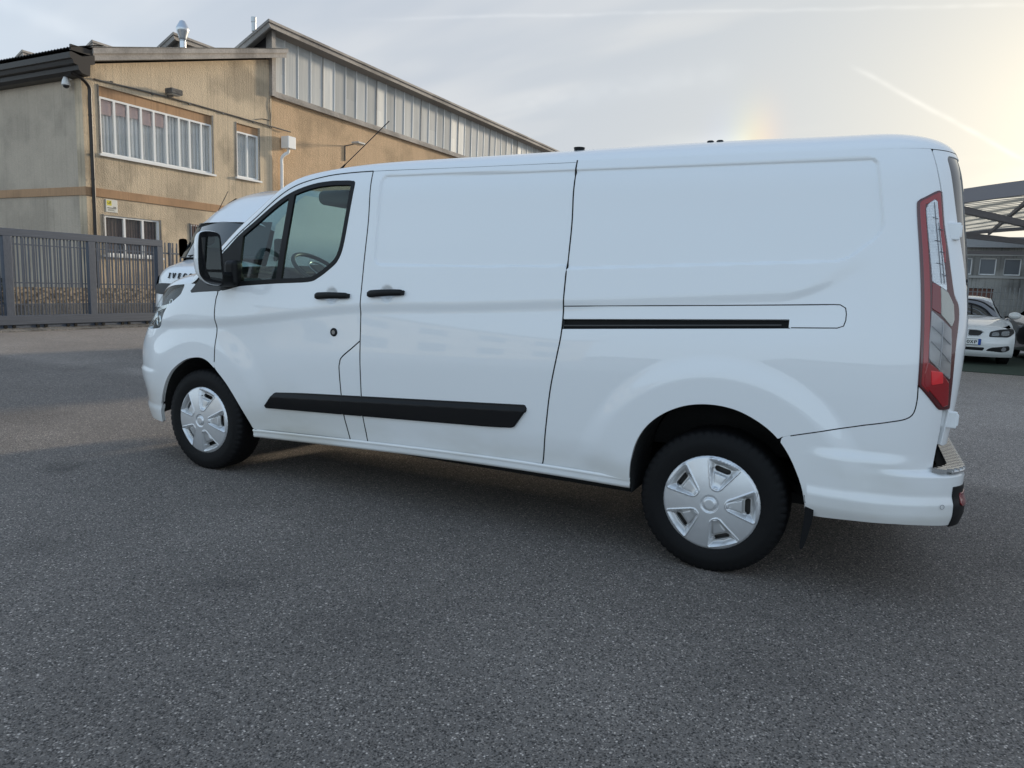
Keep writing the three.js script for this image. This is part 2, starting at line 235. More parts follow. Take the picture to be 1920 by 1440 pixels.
// ---------- ground ----------
{
  const S = 2048, D = new Float32Array(S * S), K = new Float32Array(S * S), r = rng(5);
  for (let y = 0; y < S; y++) for (let x = 0; x < S; x++) { D[y * S + x] = .15 + .03 * (hash2(x, y, 1) - .5) + .03 * (fbm(x / 64, y / 64, 2, 5, 32) - .5); K[y * S + x] = .3 + .3 * hash2(x, y, 4); }
  for (let n = 0; n < 620000; n++) {                      // aggregate: small angular stones of many tones pressed into the binder
    const cx = r() * S, cy = r() * S, q = r(), R = 1 + 1.6 * q * q, kind = r(), tone = kind < .075 ? .38 + .4 * r() : kind < .5 ? .012 + .04 * r() : .08 + .27 * r(), e = .6 + .4 * r(), a = r() * PI, ca = cos(a), sa = sin(a), top = .55 + .45 * r();
    for (let y = -3; y <= 3; y++) for (let x = -3; x <= 3; x++) { const px = (floor(cx) + x + S) % S, py = (floor(cy) + y + S) % S, dx = x - (cx % 1), dy = y - (cy % 1), d = hypot((dx * ca + dy * sa), (-dx * sa + dy * ca) / e) / R; if (d < 1) { const k = py * S + px, m = 1 - d * d * d; D[k] = mix(D[k], tone, .95 * m); K[k] = max(K[k] * .6, top * sqrt(1 - d * d)); } }
  }
  const hue = (x, y) => .04 * (hash2(x >> 1, y >> 1, 8) - .5);
  const col = tex(S, (x, y) => { const v = D[y * S + x], h = hue(x, y); return [v * (1.09 + h), v * .935, v * (.80 - h)]; }, { srgb: true }), bmp = tex(S, (x, y) => K[y * S + x]);
  const line = (lo, hi, step, far) => { const o = []; for (let v = lo; v <= hi + 1e-6; v += step) o.push(v); return [...far.map(v => lo - v).reverse(), ...o, ...far.map(v => hi + v)]; };
  const xs = line(-13, 14, .125, [2, 6, 15, 40, 100, 250, 600]), zs = line(-22, 4, .125, [2, 6, 15, 40, 100, 250, 600]);
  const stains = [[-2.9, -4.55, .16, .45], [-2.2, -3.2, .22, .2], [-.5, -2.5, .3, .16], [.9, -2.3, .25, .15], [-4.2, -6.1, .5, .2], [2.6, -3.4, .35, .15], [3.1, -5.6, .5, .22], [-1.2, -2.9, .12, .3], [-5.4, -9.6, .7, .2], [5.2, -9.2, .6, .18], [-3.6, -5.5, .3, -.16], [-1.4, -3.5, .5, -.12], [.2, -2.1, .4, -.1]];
  const pos = [], uv = [], cl = [], idx = [];
  for (const z of zs) for (const x of xs) {
    pos.push(x, 0, z); uv.push(x / 4 + .3 * (fbm(x * .13, z * .13, 31, 2) - .5), z / 4 + .3 * (fbm(x * .13, z * .13, 41, 2) - .5));
    let t = 1.06 + .12 * sstep(3, 6, x) + .5 * (fbm(x * .35 + 9, z * .35, 51, 4) - .5) + .22 * (fbm(x * 1.6, z * 1.6, 61, 3) - .5);
    const litGround = sstep(-.25, .25, (x + 4.2) * .438 + (z + 8.2) * -.899 - .35 + .25 * (fbm(x, z, 71, 2) - .5)); t *= mix(1, 1.5, litGround);   // brighter lit ground by the gate, painted into the colour
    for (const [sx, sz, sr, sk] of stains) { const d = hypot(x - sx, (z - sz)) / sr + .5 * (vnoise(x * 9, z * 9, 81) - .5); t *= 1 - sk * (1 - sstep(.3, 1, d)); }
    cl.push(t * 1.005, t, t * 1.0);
  }
  const nx = xs.length; for (let j = 0; j < zs.length - 1; j++) for (let i = 0; i < nx - 1; i++) { const a = j * nx + i; idx.push(a, a + nx, a + 1, a + 1, a + nx, a + nx + 1); }
  const g = new THREE.BufferGeometry(); g.setAttribute('position', new THREE.Float32BufferAttribute(pos, 3)); g.setAttribute('uv', new THREE.Float32BufferAttribute(uv, 2)); g.setAttribute('color', new THREE.Float32BufferAttribute(cl, 3)); g.setIndex(idx); g.computeVertexNormals();
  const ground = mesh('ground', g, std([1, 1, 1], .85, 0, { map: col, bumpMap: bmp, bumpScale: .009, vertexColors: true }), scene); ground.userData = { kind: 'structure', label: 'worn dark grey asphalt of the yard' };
}
// ---------- plaster, metal and wood ----------
function plaster(seed, c, { dirt = .5, streak = .5, tintC = [.6, .6, .62], grain = .12, size = 1024, period = 8 } = {}) {   // one tile is 'period' metres
  const n = size / 64;
  return tex(size, (x, y) => {
    const a = fbm(x / 64, y / 64, seed, 5, n), s = fbm(x / 4, y / 256, seed + 20, 4, size / 4), b = fbm(x / 4, y / 4, seed + 40, 2, size / 4), d = fbm(x / 128 + 3, y / 128, seed + 60, 4, n / 2);
    const k = clamp(1 - dirt * sstep(.42, .72, d) * .7 - streak * sstep(.5, .8, s) * (.3 + .7 * a) * .8) * (1 + grain * (b - .5) + .16 * (a - .5)), m = dirt * sstep(.4, .75, d) * .6;
    return c.map((v, i) => v * k * mix(1, tintC[i] * 1.35, m));
  }, { srgb: true, repeat: 1 / period });
}
const fineBump = tex(512, (x, y) => fbm(x / 4, y / 4, 77, 3, 128), { repeat: .5 });
const W = {
  tan: std([1, 1, 1], .92, 0, { map: plaster(100, [.67, .53, .365], { dirt: .42, streak: .3, tintC: [.66, .68, .72] }), bumpMap: fineBump, bumpScale: .012 }),
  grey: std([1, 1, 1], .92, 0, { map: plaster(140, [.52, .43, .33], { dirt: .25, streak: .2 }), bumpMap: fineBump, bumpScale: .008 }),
  ochre: std([1, 1, 1], .92, 0, { map: plaster(180, [.64, .44, .265], { dirt: .3, streak: .25, tintC: [.7, .72, .7] }), bumpMap: fineBump, bumpScale: .02 }),
  band: std([1, 1, 1], .9, 0, { map: plaster(220, [.46, .275, .15], { dirt: .3, streak: .3 }) }),
  wood: std([1, 1, 1], .85, 0, { map: plaster(260, [.42, .375, .33], { dirt: .5, streak: .1, grain: .4 }) }),
  concrete: std([1, 1, 1], .92, 0, { map: plaster(300, [.25, .235, .215], { dirt: .6, streak: .5, grain: .4 }), bumpMap: fineBump, bumpScale: .02 }),
  white: std([.84, .83, .8], .5), brown: std([.03, .024, .02], .45, .2), galv: std([1, 1, 1], .55, .25, { map: tex(512, (x, y) => { const v = .8 + .5 * (fbm(x / 16, y / 16, 330, 4, 32) - .5) + .15 * (vnoise(x / 5, y / 5, 335) - .5); return [.115 * v, .132 * v, .166 * v]; }, { srgb: true }) }),
  pane: phys([.97, .97, .96], .02, { transmission: .97, thickness: 0, specularIntensity: .6 }), room: std([.05, .045, .04], .9), roofDark: std([.03, .028, .028], .7),
};
// ---------- the tan office block and the saw-tooth hall beside it: x runs along the long wall, z points out of it ----------
const BT = 63 * D2R, BO = [-11.228, 0, -19];
const office = thing('office_building', 'two-storey tan plaster block with ribbon window, behind the sliding gate at left', 'building', BO, BT);
{
  const slope = .297, topAt = x => 6.42 + slope * x, win = [.45, 4.0, 4.3, 6.02], win2 = [4.93, 5.84, 4.36, 6.02], gw = [.46, 2.11, 1.68, 2.73], gw2 = [3.15, 4.2, 1.68, 2.73];
  mesh('side_wall', prism([[0, -.1], [6.42, -.1], [6.42, topAt(6.42)], [0, topAt(0)]], .3, [win, win2, gw, gw2].map(r => rect(...r))).translate(0, 0, -.3), W.tan, office, 'sunlit tan plaster wall with windows');
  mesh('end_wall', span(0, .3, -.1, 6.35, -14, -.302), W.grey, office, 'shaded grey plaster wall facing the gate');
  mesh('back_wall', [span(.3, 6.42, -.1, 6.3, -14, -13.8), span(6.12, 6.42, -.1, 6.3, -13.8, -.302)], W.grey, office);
  mesh('string_course', [span(-.032, 6.42, 3.185, 3.4, 0, .03), span(-.032, 0, 3.187, 3.398, -14, -.001)], W.band, office, 'brown band between the storeys');
  mesh('floor_slab', span(.3, 6.12, 3.1, 3.3, -13.8, -.31), W.concrete, office);
  // windows
  const curt = tex(256, (x, y) => { const v = .78 + .22 * sin(y * PI / 4 + 2 * sin(y / 23)) + .1 * (hash2(y, 0, 3) - .5); return [v * .92, v * .93, v * .94]; }, { srgb: true, repeat: 1 }), curtain = std([.95, .95, .95], .95, 0, { map: curt }), blind = std([.62, .43, .40], .8), brownCurtain = std([1, 1, 1], .95, 0, { map: tex(128, (x, y) => { const v = .35 + .65 * pow(.5 + .5 * sin(y * PI / 4), 2); return [.2 * v, .13 * v, .11 * v]; }, { srgb: true, repeat: 2 }) });
  function windowOf(r, xs, o) {
    const [x0, x1, y0, y1] = r, yt = o.top ?? y1, w = pivot('window', office, [0, 0, 0], o.label), fw = .045, zf = -.035;
    const fr = [span(x0, x1, y0, y0 + .06, zf - .06, zf), span(x0, x1, yt - .05, yt, zf - .061, zf)];
    const all = [x0 + .03, ...xs, x1 - .03]; for (const x of all) fr.push(span(x - fw * .62, x + fw * .62, y0 + .06, yt - .05, zf - .055, zf + .012)); mesh('frame', fr, W.white, w);
    for (let i = 0; i < all.length - 1; i++) mesh('pane', span(all[i] + fw * .6, all[i + 1] - fw * .6, y0 + .06, yt - .05, zf - .032, zf - .026), W.pane, w);
    mesh('sill', span(x0 - .07, x1 + .07, y0 - .055, y0, -.28, .08), W.white, w);
    const rows = []; for (let k = 0; k <= 140; k++) { const t = k / 140, x = mix(x0, x1, t), z = zf - .15 + .022 * sin(x * 52 + 2 * sin(x * 7)); rows.push([[x, y0, z], [x, yt, z]]); } mesh('curtain', grid(rows), o.dark ? brownCurtain : curtain, w);
    if (o.blinds) for (let i = 0; i < o.blinds; i++) { const h = [.42, .36, .34, .44, .4][i]; mesh('blind', span(all[i] + .03, all[i + 1] - .03, yt - h, yt - .05, zf - .1, zf - .085), blind, w); }
    mesh('dark_room', span(x0, x1, y0, y1, -.6, -.58), W.room, w);
    if (o.top) mesh('shutter_box', span(x0 + .001, x1 - .001, o.top, y1, -.28, -.045), W.band, w);
    mesh('reveal', span(x0 - .045, x0 - .001, y0 - .05, y1 + .02, .001, .016), W.concrete, w); mesh('reveal', span(x1 + .001, x1 + .045, y0 - .05, y1 + .02, .001, .016), W.concrete, w);
  }
  windowOf(win, [.88, 1.28, 1.66, 2.05, 2.45, 2.86, 3.22, 3.63], { top: 5.76, blinds: 5, label: 'long ribbon window of nine lights' });
  windowOf(win2, [5.385], { top: 5.78, label: 'small window of two lights' });
  windowOf(gw, [1.05, 1.6], { dark: true, label: 'ground-floor window with brown curtains' }); windowOf(gw2, [3.5, 3.85], { dark: true });
  { const gm = std([.2, .12, .1], .7); for (let x = gw2[0] + .06; x < gw2[1]; x += .09) mesh('grille_bar', span(x - .012, x + .012, gw2[2], gw2[3], .02, .04), gm, office); }
  // roof: slab with a moulded fascia on the gable, gutter and dark corrugated sheet at the eaves
  const roofP = (x, d) => 6.5 + slope * x + d;
  mesh('roof_slab', prism([[-.1, roofP(-.1, -.02)], [6.74, roofP(6.74, -.02)], [6.74, roofP(6.74, .12)], [-.1, roofP(-.1, .12)]], 14.2).translate(0, 0, -14.1), W.concrete, office);
  const fa = pivot('roof_fascia', office, [0, 0, 0], 'weathered timber fascia along the sloping roof edge');
  mesh('fascia_board', [prism([[.12, roofP(.12, -.03)], [6.76, roofP(6.76, -.06)], [6.76, roofP(6.76, .08)], [.12, roofP(.12, .13)]], .05).translate(0, 0, .3), prism([[.1, roofP(.1, .13)], [6.8, roofP(6.8, .08)], [6.8, roofP(6.8, .2)], [.1, roofP(.1, .27)]], .06).translate(0, 0, .33)], W.wood, fa);
  mesh('soffit', prism([[.1, roofP(.1, .0)], [6.7, roofP(6.7, -.03)], [6.7, roofP(6.7, -.005)], [.1, roofP(.1, .02)]], .3).translate(0, 0, .001), W.wood, fa);
  mesh('roof_covering', prism([[.05, roofP(.05, .28)], [6.78, roofP(6.78, .205)], [6.78, roofP(6.78, .225)], [.05, roofP(.05, .30)]], 14.5).translate(0, 0, -14.1), W.concrete, fa);
  const prof = [[-.02, 6.08], [-.22, 6.1], [-.3, 6.17], [-.32, 6.27], [-.42, 6.29], [-.45, 6.38], [-.5, 6.40], [-.52, 6.53], [-.47, 6.55], [-.2, 6.5], [.12, 6.62], [.12, 6.4], [.0, 6.36]];
  mesh('eaves_gutter', prism(prof, 14.5).translate(0, 0, -14.1), W.brown, office, 'dark moulded gutter under the eaves');
  const cr = []; for (let k = 0; k <= 560; k++) { const z = .36 - k * .026, c = .022 * cos(k * PI / 2.5); cr.push([[-.46, 6.66 + c, z], [-.46, 6.645 + c, z], [.15, 6.86 + c, z], [.4, 6.93 + c, z]]); } mesh('corrugated_sheet', grid(cr), W.roofDark, office);
  mesh('verge_board', span(-.44, .1, 6.6, 6.74, .28, .335), W.brown, office);
  mesh('downpipe', [tube([[-.3, 6.12, .1], [-.1, 6.06, .14], [.13, 5.9, .1], [.15, 5.6, .085]], .05, 20, 10), bar([.15, 5.62, .085], [.15, .1, .085], .05, 12), ...[5.2, 3.6, 2, .6].map(y => new THREE.CylinderGeometry(.058, .058, .04, 12).translate(.15, y, .085))], W.brown, office, 'dark brown rainwater pipe at the corner');
  mesh('conduit', [tube([[.32, 6.14, .03], [2.4, 6.2, .035], [4.6, 6.2, .03], [7.2, 6.18, .07]], .022, 30, 8), ...[.8, 2, 3.2, 4.4, 5.6].map(x => box(.05, .06, .05, x, 6.18, .025))], W.concrete, office);
  mesh('cracked_cable', [tube([[6.32, 7.1, .015], [6.3, 6.8, .02], [6.36, 6.5, .015], [6.33, 6.3, .02], [6.4, 6.15, .02]], .012, 20, 6), tube([[5.7, 6.27, .012], [6.0, 6.36, .012], [6.3, 6.38, .012]], .014, 12, 6)], W.concrete, office);
}
const toB = (x, y, z) => V3(x, y, z).applyAxisAngle(V3(0, 1, 0), BT).add(V3(...BO)).toArray();
{
  const s = thing('wall_sign', 'small white notice with a yellow emblem above the ground-floor window', 'sign', toB(.68, 2.98, .005), BT);
  const c = document.createElement('canvas'); c.width = 256; c.height = 256; const g = c.getContext('2d'); g.fillStyle = '#ddd9cc'; g.fillRect(0, 0, 256, 256); g.fillStyle = '#d9c93c'; g.fillRect(12, 14, 112, 108); g.strokeStyle = '#33331c'; g.lineWidth = 12; g.beginPath(); g.moveTo(34, 60); g.quadraticCurveTo(54, 96, 104, 72); g.stroke(); g.fillStyle = '#33331c'; g.beginPath(); g.ellipse(92, 48, 22, 12, -.4, 0, 7); g.fill();
  g.fillStyle = '#3a3a36'; for (const [x, y, w, h] of [[158, 140, 66, 16], [24, 164, 206, 16], [30, 196, 190, 7], [30, 212, 150, 7], [30, 226, 170, 6]]) g.fillRect(x, y, w, h);
  const t = new THREE.CanvasTexture(c); t.colorSpace = THREE.SRGBColorSpace; mesh('plate', rbox(.33, .33, .012, .004), W.white, s); const p = new THREE.PlaneGeometry(.318, .318).translate(0, 0, .0085); mesh('print', p, std([1, 1, 1], .6, 0, { map: t }), s);
}
{
  const l = thing('floodlight', 'grey floodlight on the tan wall above the ribbon window', 'lamp', toB(2.5, 6.3, 0), BT, 'floodlights on the walls'); l.userData.label = 'grey boxy floodlight on the tan wall above the ribbon window';
  mesh('bracket', [span(-.03, .03, -.1, .02, 0, .2)], W.concrete, l); mesh('lamp_housing', rbox(.38, .15, .3, .03, 0, .03, .26), W.concrete, l); mesh('lamp_glass', rbox(.3, .02, .22, .005, 0, -.05, .27), std([.4, .4, .38], .2), l);
  const m = thing('floodlight', 'flat floodlight on an arm on the ochre hall wall', 'lamp', toB(10.1, 6.25, -.03), BT, 'floodlights on the walls');
  mesh('bracket', [bar([0, -.55, .02], [0, .02, .02], .025), bar([0, 0, 0], [0, .05, .55], .022)], W.concrete, m); mesh('lamp_housing', rbox(.42, .08, .34, .03, .05, .07, .62), std([.5, .48, .44], .5), m); mesh('lamp_glass', rbox(.34, .012, .26, .004, .05, .025, .62), std([.4, .4, .38], .2), m);
}
{
  const c = thing('security_camera', 'white dome camera under the eaves at the corner of the grey wall', 'camera', toB(-.16, 5.95, -.38), BT);
  mesh('arm', bar([.15, .14, 0], [.0, .1, 0], .03), W.white, c); mesh('cowl', new THREE.LatheGeometry([[.001, .16], [.05, .15], [.085, .06], [.1, -.02], [.1, -.05], [.085, -.05]].map(p => new THREE.Vector2(...p)), 24), W.white, c); mesh('dome', new THREE.SphereGeometry(.08, 20, 12, 0, 2 * PI, PI / 2, PI / 2).translate(0, -.05, 0), M.gloss, c);
}
{
  const b = thing('junction_box', 'white utility box with a bent pipe at the corner beside the small window', 'utility box', toB(6.98, 5.58, 0), BT);
  mesh('cabinet', rbox(.36, .4, .34, .02, 0, .19, .19), W.white, b); mesh('pipe', [tube([[-.02, 0, .2], [-.03, -.12, .2], [-.16, -.22, .16], [-.22, -.34, .1], [-.22, -.6, .09]], .055, 24, 10), bar([-.22, -.58, .09], [-.22, -5.4, .09], .055, 12)], W.white, b);
}
const hall = thing('factory_hall', 'long factory hall with saw-tooth roofs and a grey panelled clerestory, behind the vans', 'building', BO, BT);
{
  const X0 = 6.42, X1 = 46, yb = 7.36;
  mesh('long_wall', span(X0, X1, -.1, 7.16, -.35, -.03), W.ochre, hall, 'ochre stuccoed wall'); mesh('end_wall', span(X0, X0 + .3, 6.3, yb, -14, -.36), W.grey, hall); mesh('end_wall', span(X1 - .3, X1, 0, 7.16, -20, -.36), W.grey, hall);
  mesh('ledge', [span(X0 + .02, X1, 7.16, 7.26, -.4, .1), span(X0 + .02, X1, 7.262, 7.36, -.4, .03)], W.wood, hall, 'weathered ledge below the panels');
  const tones = [0, 1, 2, 3, 4].map(k => std([1, 1, 1], [.75, .78, .8, .65, .75][k], [.0, .0, .0, .05, .0][k], { map: tex(256, (x, y) => { const v = ([.5, .53, .43, .62, .51][k]) * (1 + .3 * (fbm(x / 32, y / 128, 400 + k, 4, 8) - .5) + .12 * (fbm(x / 4, y / 64, 420 + k, 2, 64) - .5)); return [v, v * 1.0, v * .96]; }, { srgb: true, repeat: .25 }) })), R = rng(44);
  const corr = [0, 1, 2].map(v => { const rows = []; for (let k = 0; k <= 24; k++) { const x = .008 + k * .0252, z = .0022 * cos(k * PI / 1.5) + .002 * sin(v * 3 + k * .3); rows.push([[x, yb, z], [x, 9.17, z]]); } const g = grid(rows); const uv = g.attributes.uv; for (let i = 0; i < uv.count; i++) uv.setXY(i, g.attributes.position.getX(i) + v * 1.7, g.attributes.position.getY(i) + v); return g; });
  const strip = span(-.012, .014, yb, 9.17, -.005, .022);
  let i = 0; for (let x = X0 + .06; x < X1 - .6; x += .62, i++) { let k = floor(R() * 5); if (i === 8 || i === 10 || i === 17) k = 2; if (i === 18 || i === 19) k = 3; const p = mesh('clerestory_panel', corr[i % 3], tones[k], hall); p.position.set(x, 0, -.08); if (i > 0) { const j = mesh('panel_joint', strip, i % 5 < 4 ? W.white : W.wood, hall); j.position.set(x, 0, -.08); } }
  for (let n = 0; n < 6; n++) {                               // saw teeth, one behind the other
    const z = -4.5 * n - .02, dy = .14 * n + (n > 1 ? .12 : 0), yr = 9.22 + dy, xs = X0 - .42, t = pivot('saw_tooth_roof', hall);
    mesh('roof_sheet', grid([[xs, .0], [X1, 0]].map(([x]) => [[x, yr + .0, z + .36], [x, yr + .12, z + .38], [x, yr - 2.25, z - 4.45], [x, yr - 2.37, z - 4.45]])).toNonIndexed(), W.wood, t);
    mesh('ridge_fascia', [span(xs - .02, X1, yr - .06, yr + .08, z + .32, z + .38), span(xs - .05, X1, yr + .082, yr + .16, z + .34, z + .43)], W.wood, t, 'weathered boards along the ridge');
    mesh('verge_board', [beam([xs, yr + .03, z + .4], [xs, yr - 2.2, z - 4.4], .05, .2), beam([xs - .03, yr + .14, z + .42], [xs - .03, yr - 2.08, z - 4.4], .05, .08)], W.wood, t);
    mesh('gable', [prism([[-z - .1, yb - .2], [-z - .1, yr - .05], [-z + 4.4, yb - .2]], .08).rotateY(PI / 2).translate(X0 - .02, 0, 0)], W.roofDark, t);
    mesh('corner_post', [span(X0 - .1, X0 + .06, yb - .2, yr - .02, z - .1, z + .16), span(X0 + .065, X0 + .16, yb - .1, yr - .06, z - .12, z - .06)], W.wood, t);
    if (n) mesh('clerestory', span(X0 + .2, X1, yb - .6, yr - .05, z - .2, z - .1), tones[1], t);
  }
  mesh('hall_floor_mass', span(X0 + .3, X1 - .3, -.1, 6.6, -20, -.4), W.grey, hall);
  const ch = pivot('flue', hall, [6, 0, -3.7], 'steel chimney flue with a conical cowl'); const st = std([.6, .62, .64], .3, .9);
  mesh('flue_pipe', bar([0, 7.2, 0], [0, 9.3, 0], .1, 20), st, ch); mesh('flue_cowl', new THREE.LatheGeometry([[.1, 9.22], [.13, 9.26], [.13, 9.3], [.2, 9.5], [.21, 9.56], [.21, 9.62], [.09, 9.84], [.03, 9.87], [.001, 9.87]].map(p => new THREE.Vector2(...p)), 28), st, ch); mesh('flue_ring', [8.2, 8.7, 9.2].map(y => new THREE.TorusGeometry(.103, .012, 6, 24).rotateX(PI / 2).translate(0, y, 0)), st, ch);
  mesh('vent_pipe', [bar([5.98, 9.1, -.3], [5.98, 9.5, -.3], .07, 16), bar([5.98, 9.38, -.3], [5.98, 9.53, -.3], .085, 16)], std([.55, .56, .56], .4, .6), hall);
}
// ---------- sliding gate, kerb, yard behind it ----------
const GO = [-10.18, 0, -14.14], gateAt = (x, y, z) => V3(x, y, z).applyAxisAngle(V3(0, 1, 0), BT).add(V3(...GO)).toArray();
{
  const k = mesh('kerb', [span(-14, 9, -.05, .035, -.28, .32), span(-14, 9, .036, .05, -.03, .03)], W.concrete, scene); k.position.set(...GO); k.rotation.y = BT; k.userData = { kind: 'structure', label: 'low concrete strip carrying the gate rail' };
  const g = thing('sliding_gate', 'grey galvanised sliding gate of vertical bars at the left edge', 'gate', GO, BT);
  mesh('top_rail', rbox(9.6, .15, .1, .008, 3.65 - 4.8, 1.955, 0), W.galv, g); mesh('bottom_rail', [rbox(9.6, .19, .1, .008, 3.65 - 4.8, .215, 0), span(-5.9, 3.6, .06, .12, -.02, .02)], W.galv, g); mesh('middle_rail', span(-5.9, 3.6, .525, .545, -.012, .012), W.galv, g);
  for (const x of [-5.85, -3.55, -1.75, .19, 1.9, 3.575]) mesh('gate_post', rbox(.16, 1.58, .1, .008, x, 1.09, 0), W.galv, g);
  const b = new THREE.BoxGeometry(.02, 1.6, .02); for (let x = -5.7; x < 3.5; x += .071) { if ([-5.85, -3.55, -1.75, .19, 1.9].some(q => abs(q - x) < .1)) continue; const m = mesh('bar', b, W.galv, g); m.position.set(x, 1.1, 0); }
  for (let x = -5.5; x < 3.4; x += .62) { for (const d of [0, .16]) mesh('roller', new THREE.CylinderGeometry(.035, .035, .03, 14).rotateX(PI / 2).translate(x + d, .085, .03), M.black, g); }
  const f = thing('bar_fence', 'plain vertical bar fence running on to the right behind the gate', 'fence', gateAt(3.7, 0, -.3), BT);
  mesh('plinth', span(-.05, 10, -.05, .5, -.1, .1), W.concrete, f); mesh('rail', [span(0, 10, 1.72, 1.76, -.015, .015), span(0, 10, .62, .66, -.015, .015)], W.galv, f);
  const fb = new THREE.BoxGeometry(.022, 1.5, .022); for (let x = .05; x < 6; x += .11) { const m = mesh('bar', fb, W.galv, f); m.position.set(x, 1.25, 0); } for (const x of [.4, 2.4, 4.4]) mesh('fence_post', span(x - .03, x + .03, .3, 2.0, -.03, .03), W.galv, f);
  // yard wall of rubble with bars on top, seen through the gate
  const rub = tex(512, (x, y) => { let best = 9, id = 0; const gx = x / 32, gy = y / 22; for (let j = -1; j <= 1; j++) for (let i = -1; i <= 1; i++) { const cx = floor(gx) + i, cy = floor(gy) + j, wx = (cx + 16) % 16, wy = (cy + 23) % 23, d = hypot(gx - cx - hash2(wx, wy, 1), gy - cy - hash2(wx, wy, 2)); if (d < best) { best = d; id = hash2(wx, wy, 3); } } const v = (.1 + .28 * id) * (best > .62 ? .4 : 1) * (.8 + .4 * hash2(x, y, 6)); return [v * 1.25, v, v * .72]; }, { srgb: true, repeat: .8 });
  const yw = thing('rubble_wall', 'low brown rubble stone wall with bars on top, behind the gate', 'wall', gateAt(-6, 0, -2.2), BT);
  mesh('stonework', span(0, 13, -.1, .82, -.25, 0), std([1, 1, 1], .95, 0, { map: rub, bumpMap: rub, bumpScale: .05 }), yw); mesh('footing', span(0, 13, -.1, .42, .001, .1), W.concrete, yw); mesh('rail', [span(0, 13, 1.78, 1.81, -.14, -.11), span(0, 13, .9, .93, -.14, -.11)], W.galv, yw);
  const yb2 = new THREE.BoxGeometry(.026, 1.15, .026); for (let x = .1; x < 12.9; x += .12) { const m = mesh('bar', yb2, W.galv, yw); m.position.set(x, 1.38, -.125); }
  const R = rng(8), leaf = new THREE.BufferGeometry(); const lp = [], li = []; for (let n = 0; n < 900; n++) { const a = R() * 2 * PI, e = R(), rr = .42 * pow(R(), .4), x = cos(a) * rr * 1.1, z = sin(a) * rr * .7, y = .25 + rr * (e * 1.9 - .7), s = .03 + .03 * R(), q = R() * 6; const k = lp.length / 3; lp.push(x, y, z, x + s * cos(q), y + s * .5, z + s * sin(q), x + s * cos(q + 1), y - s * .4, z + s * sin(q + 1)); li.push(k, k + 1, k + 2); } leaf.setAttribute('position', new THREE.Float32BufferAttribute(lp, 3)); leaf.setIndex(li); leaf.computeVertexNormals();
  const sh = thing('shrub', 'dark round shrub growing behind the gate in front of the rubble wall', 'shrub', gateAt(.75, .35, -1.75), BT); mesh('foliage', leaf, std([.035, .05, .03], .8, 0, { side: THREE.DoubleSide }), sh); mesh('stem', [bar([0, -.4, 0], [.03, .3, 0], .03), bar([0, .1, 0], [.2, .5, .05], .015), bar([0, .1, 0], [-.2, .5, -.05], .015)], W.wood, sh);
}
// ---------- the white van in the middle ----------
const van = thing('panel_van', 'big white long-wheelbase panel van filling the middle of the yard, seen from its left side', 'van', [1.353, 0, -4.0519], -0.4535);
const creaseY = spline([[-.4, 1.285], [0, 1.272], [.4, 1.25], [.79, 1.226], [1.4, 1.185], [1.98, 1.152], [2.29, 1.117], [3.15, 1.002], [3.4, .985], [3.75, .965]]);
const recessS = rpoly([[1.965, 1.885], [.6, 1.87], [.6, 1.378], [.79, 1.377], [1.935, 1.305]], .05);
const recessQ = rpoly([[.95, 1.873], [-.55, 1.876], [-.602, 1.565], [-.468, 1.437], [.95, 1.368]], .04);
const recessF = rpoly([[1.1, 1.9], [-.6, 1.9], [-.655, 1.57], [-.322, 1.312], [1.1, 1.2]], .035);
function relief(s, y) {
  let r = 0;
  if (s > -.66 && s < 4 && y < (s < .78 ? 1.52 : 1.32)) { const t = s > .78 ? creaseY(s) - y : -recessF(s, y); if (t > -.03) r -= .012 * sstep(-.012, .055, t) * (1 - sstep(.07, .36, t)) * sstep(-.6, -.44, s) * (s < .78 ? (1 - sstep(1.38, 1.5, y)) * (.75 + .25 * sstep(.5, .78, s)) : 1) * (1 - sstep(3.6, 4, s)); }
  if (s > .78 && s < 2) r -= .011 * sstep(0, .014, recessS(s, y));
  if (s < .8 && s > -.7) { if (s <= .78) r -= .011 * sstep(0, .014, recessQ(s, y)); }
  const q = hypot(s, y - .335); if (q < .75) r += .016 * (1 - sstep(.575, .69, q)) * sstep(.3, .5, y);
  const q2 = hypot(s - 3.3, y - .335); if (q2 < .75) r += .012 * (1 - sstep(.5, .68, q2)) * sstep(.3, .5, y);
  for (const [a, b] of [[2.213, 1.192], [1.827, 1.217]]) { const d = hypot(s - a, y - b); if (d < .06) r -= .017 * (1 - sstep(.022, .052, d)); }
  if (s < -.36 && s > -1.1) { const f = sstep(-.37, -.5, s) * (1 - sstep(-.66, -.8, s)); r += .014 * f * (1 - sstep(.62, .668, y)); }
  if (s < -.4) r += .012 * (1 - sstep(.452, .5, y)) - .02 * (1 - sstep(.33, .42, y));
  if (s > .42 && s < 2.85) r -= .012 * (1 - sstep(.4, .56, y)) * sstep(.42, .6, s) * (1 - sstep(2.7, 2.84, s));
  if (s > 3.6) r += .012 * sstep(3.6, 3.75, s) * (1 - sstep(.345, .39, y)) + .012 * sstep(3.65, 3.9, s) * (1 - sstep(.61, .635, y)) * sstep(.42, .6, y);
  return r;
}
function skin(s, y, off = 0, raw = false) {
  const p = side(s, y), e = 1e-3, a = side(s + e, y), b = side(s, y + e), ux = -(a[0] - p[0]), uw = a[2] - p[2], vx = -(b[0] - p[0]), vy = e, vw = b[2] - p[2];
  let n = [-(0 * vw - uw * vy), -(uw * vx - ux * vw), -(ux * vy)]; const l = hypot(...n) || 1, t = (raw ? 0 : relief(s, y)) + off;
  return [-p[0] + n[0] / l * t, p[1] + n[1] / l * t, p[2] + n[2] / l * t];
}
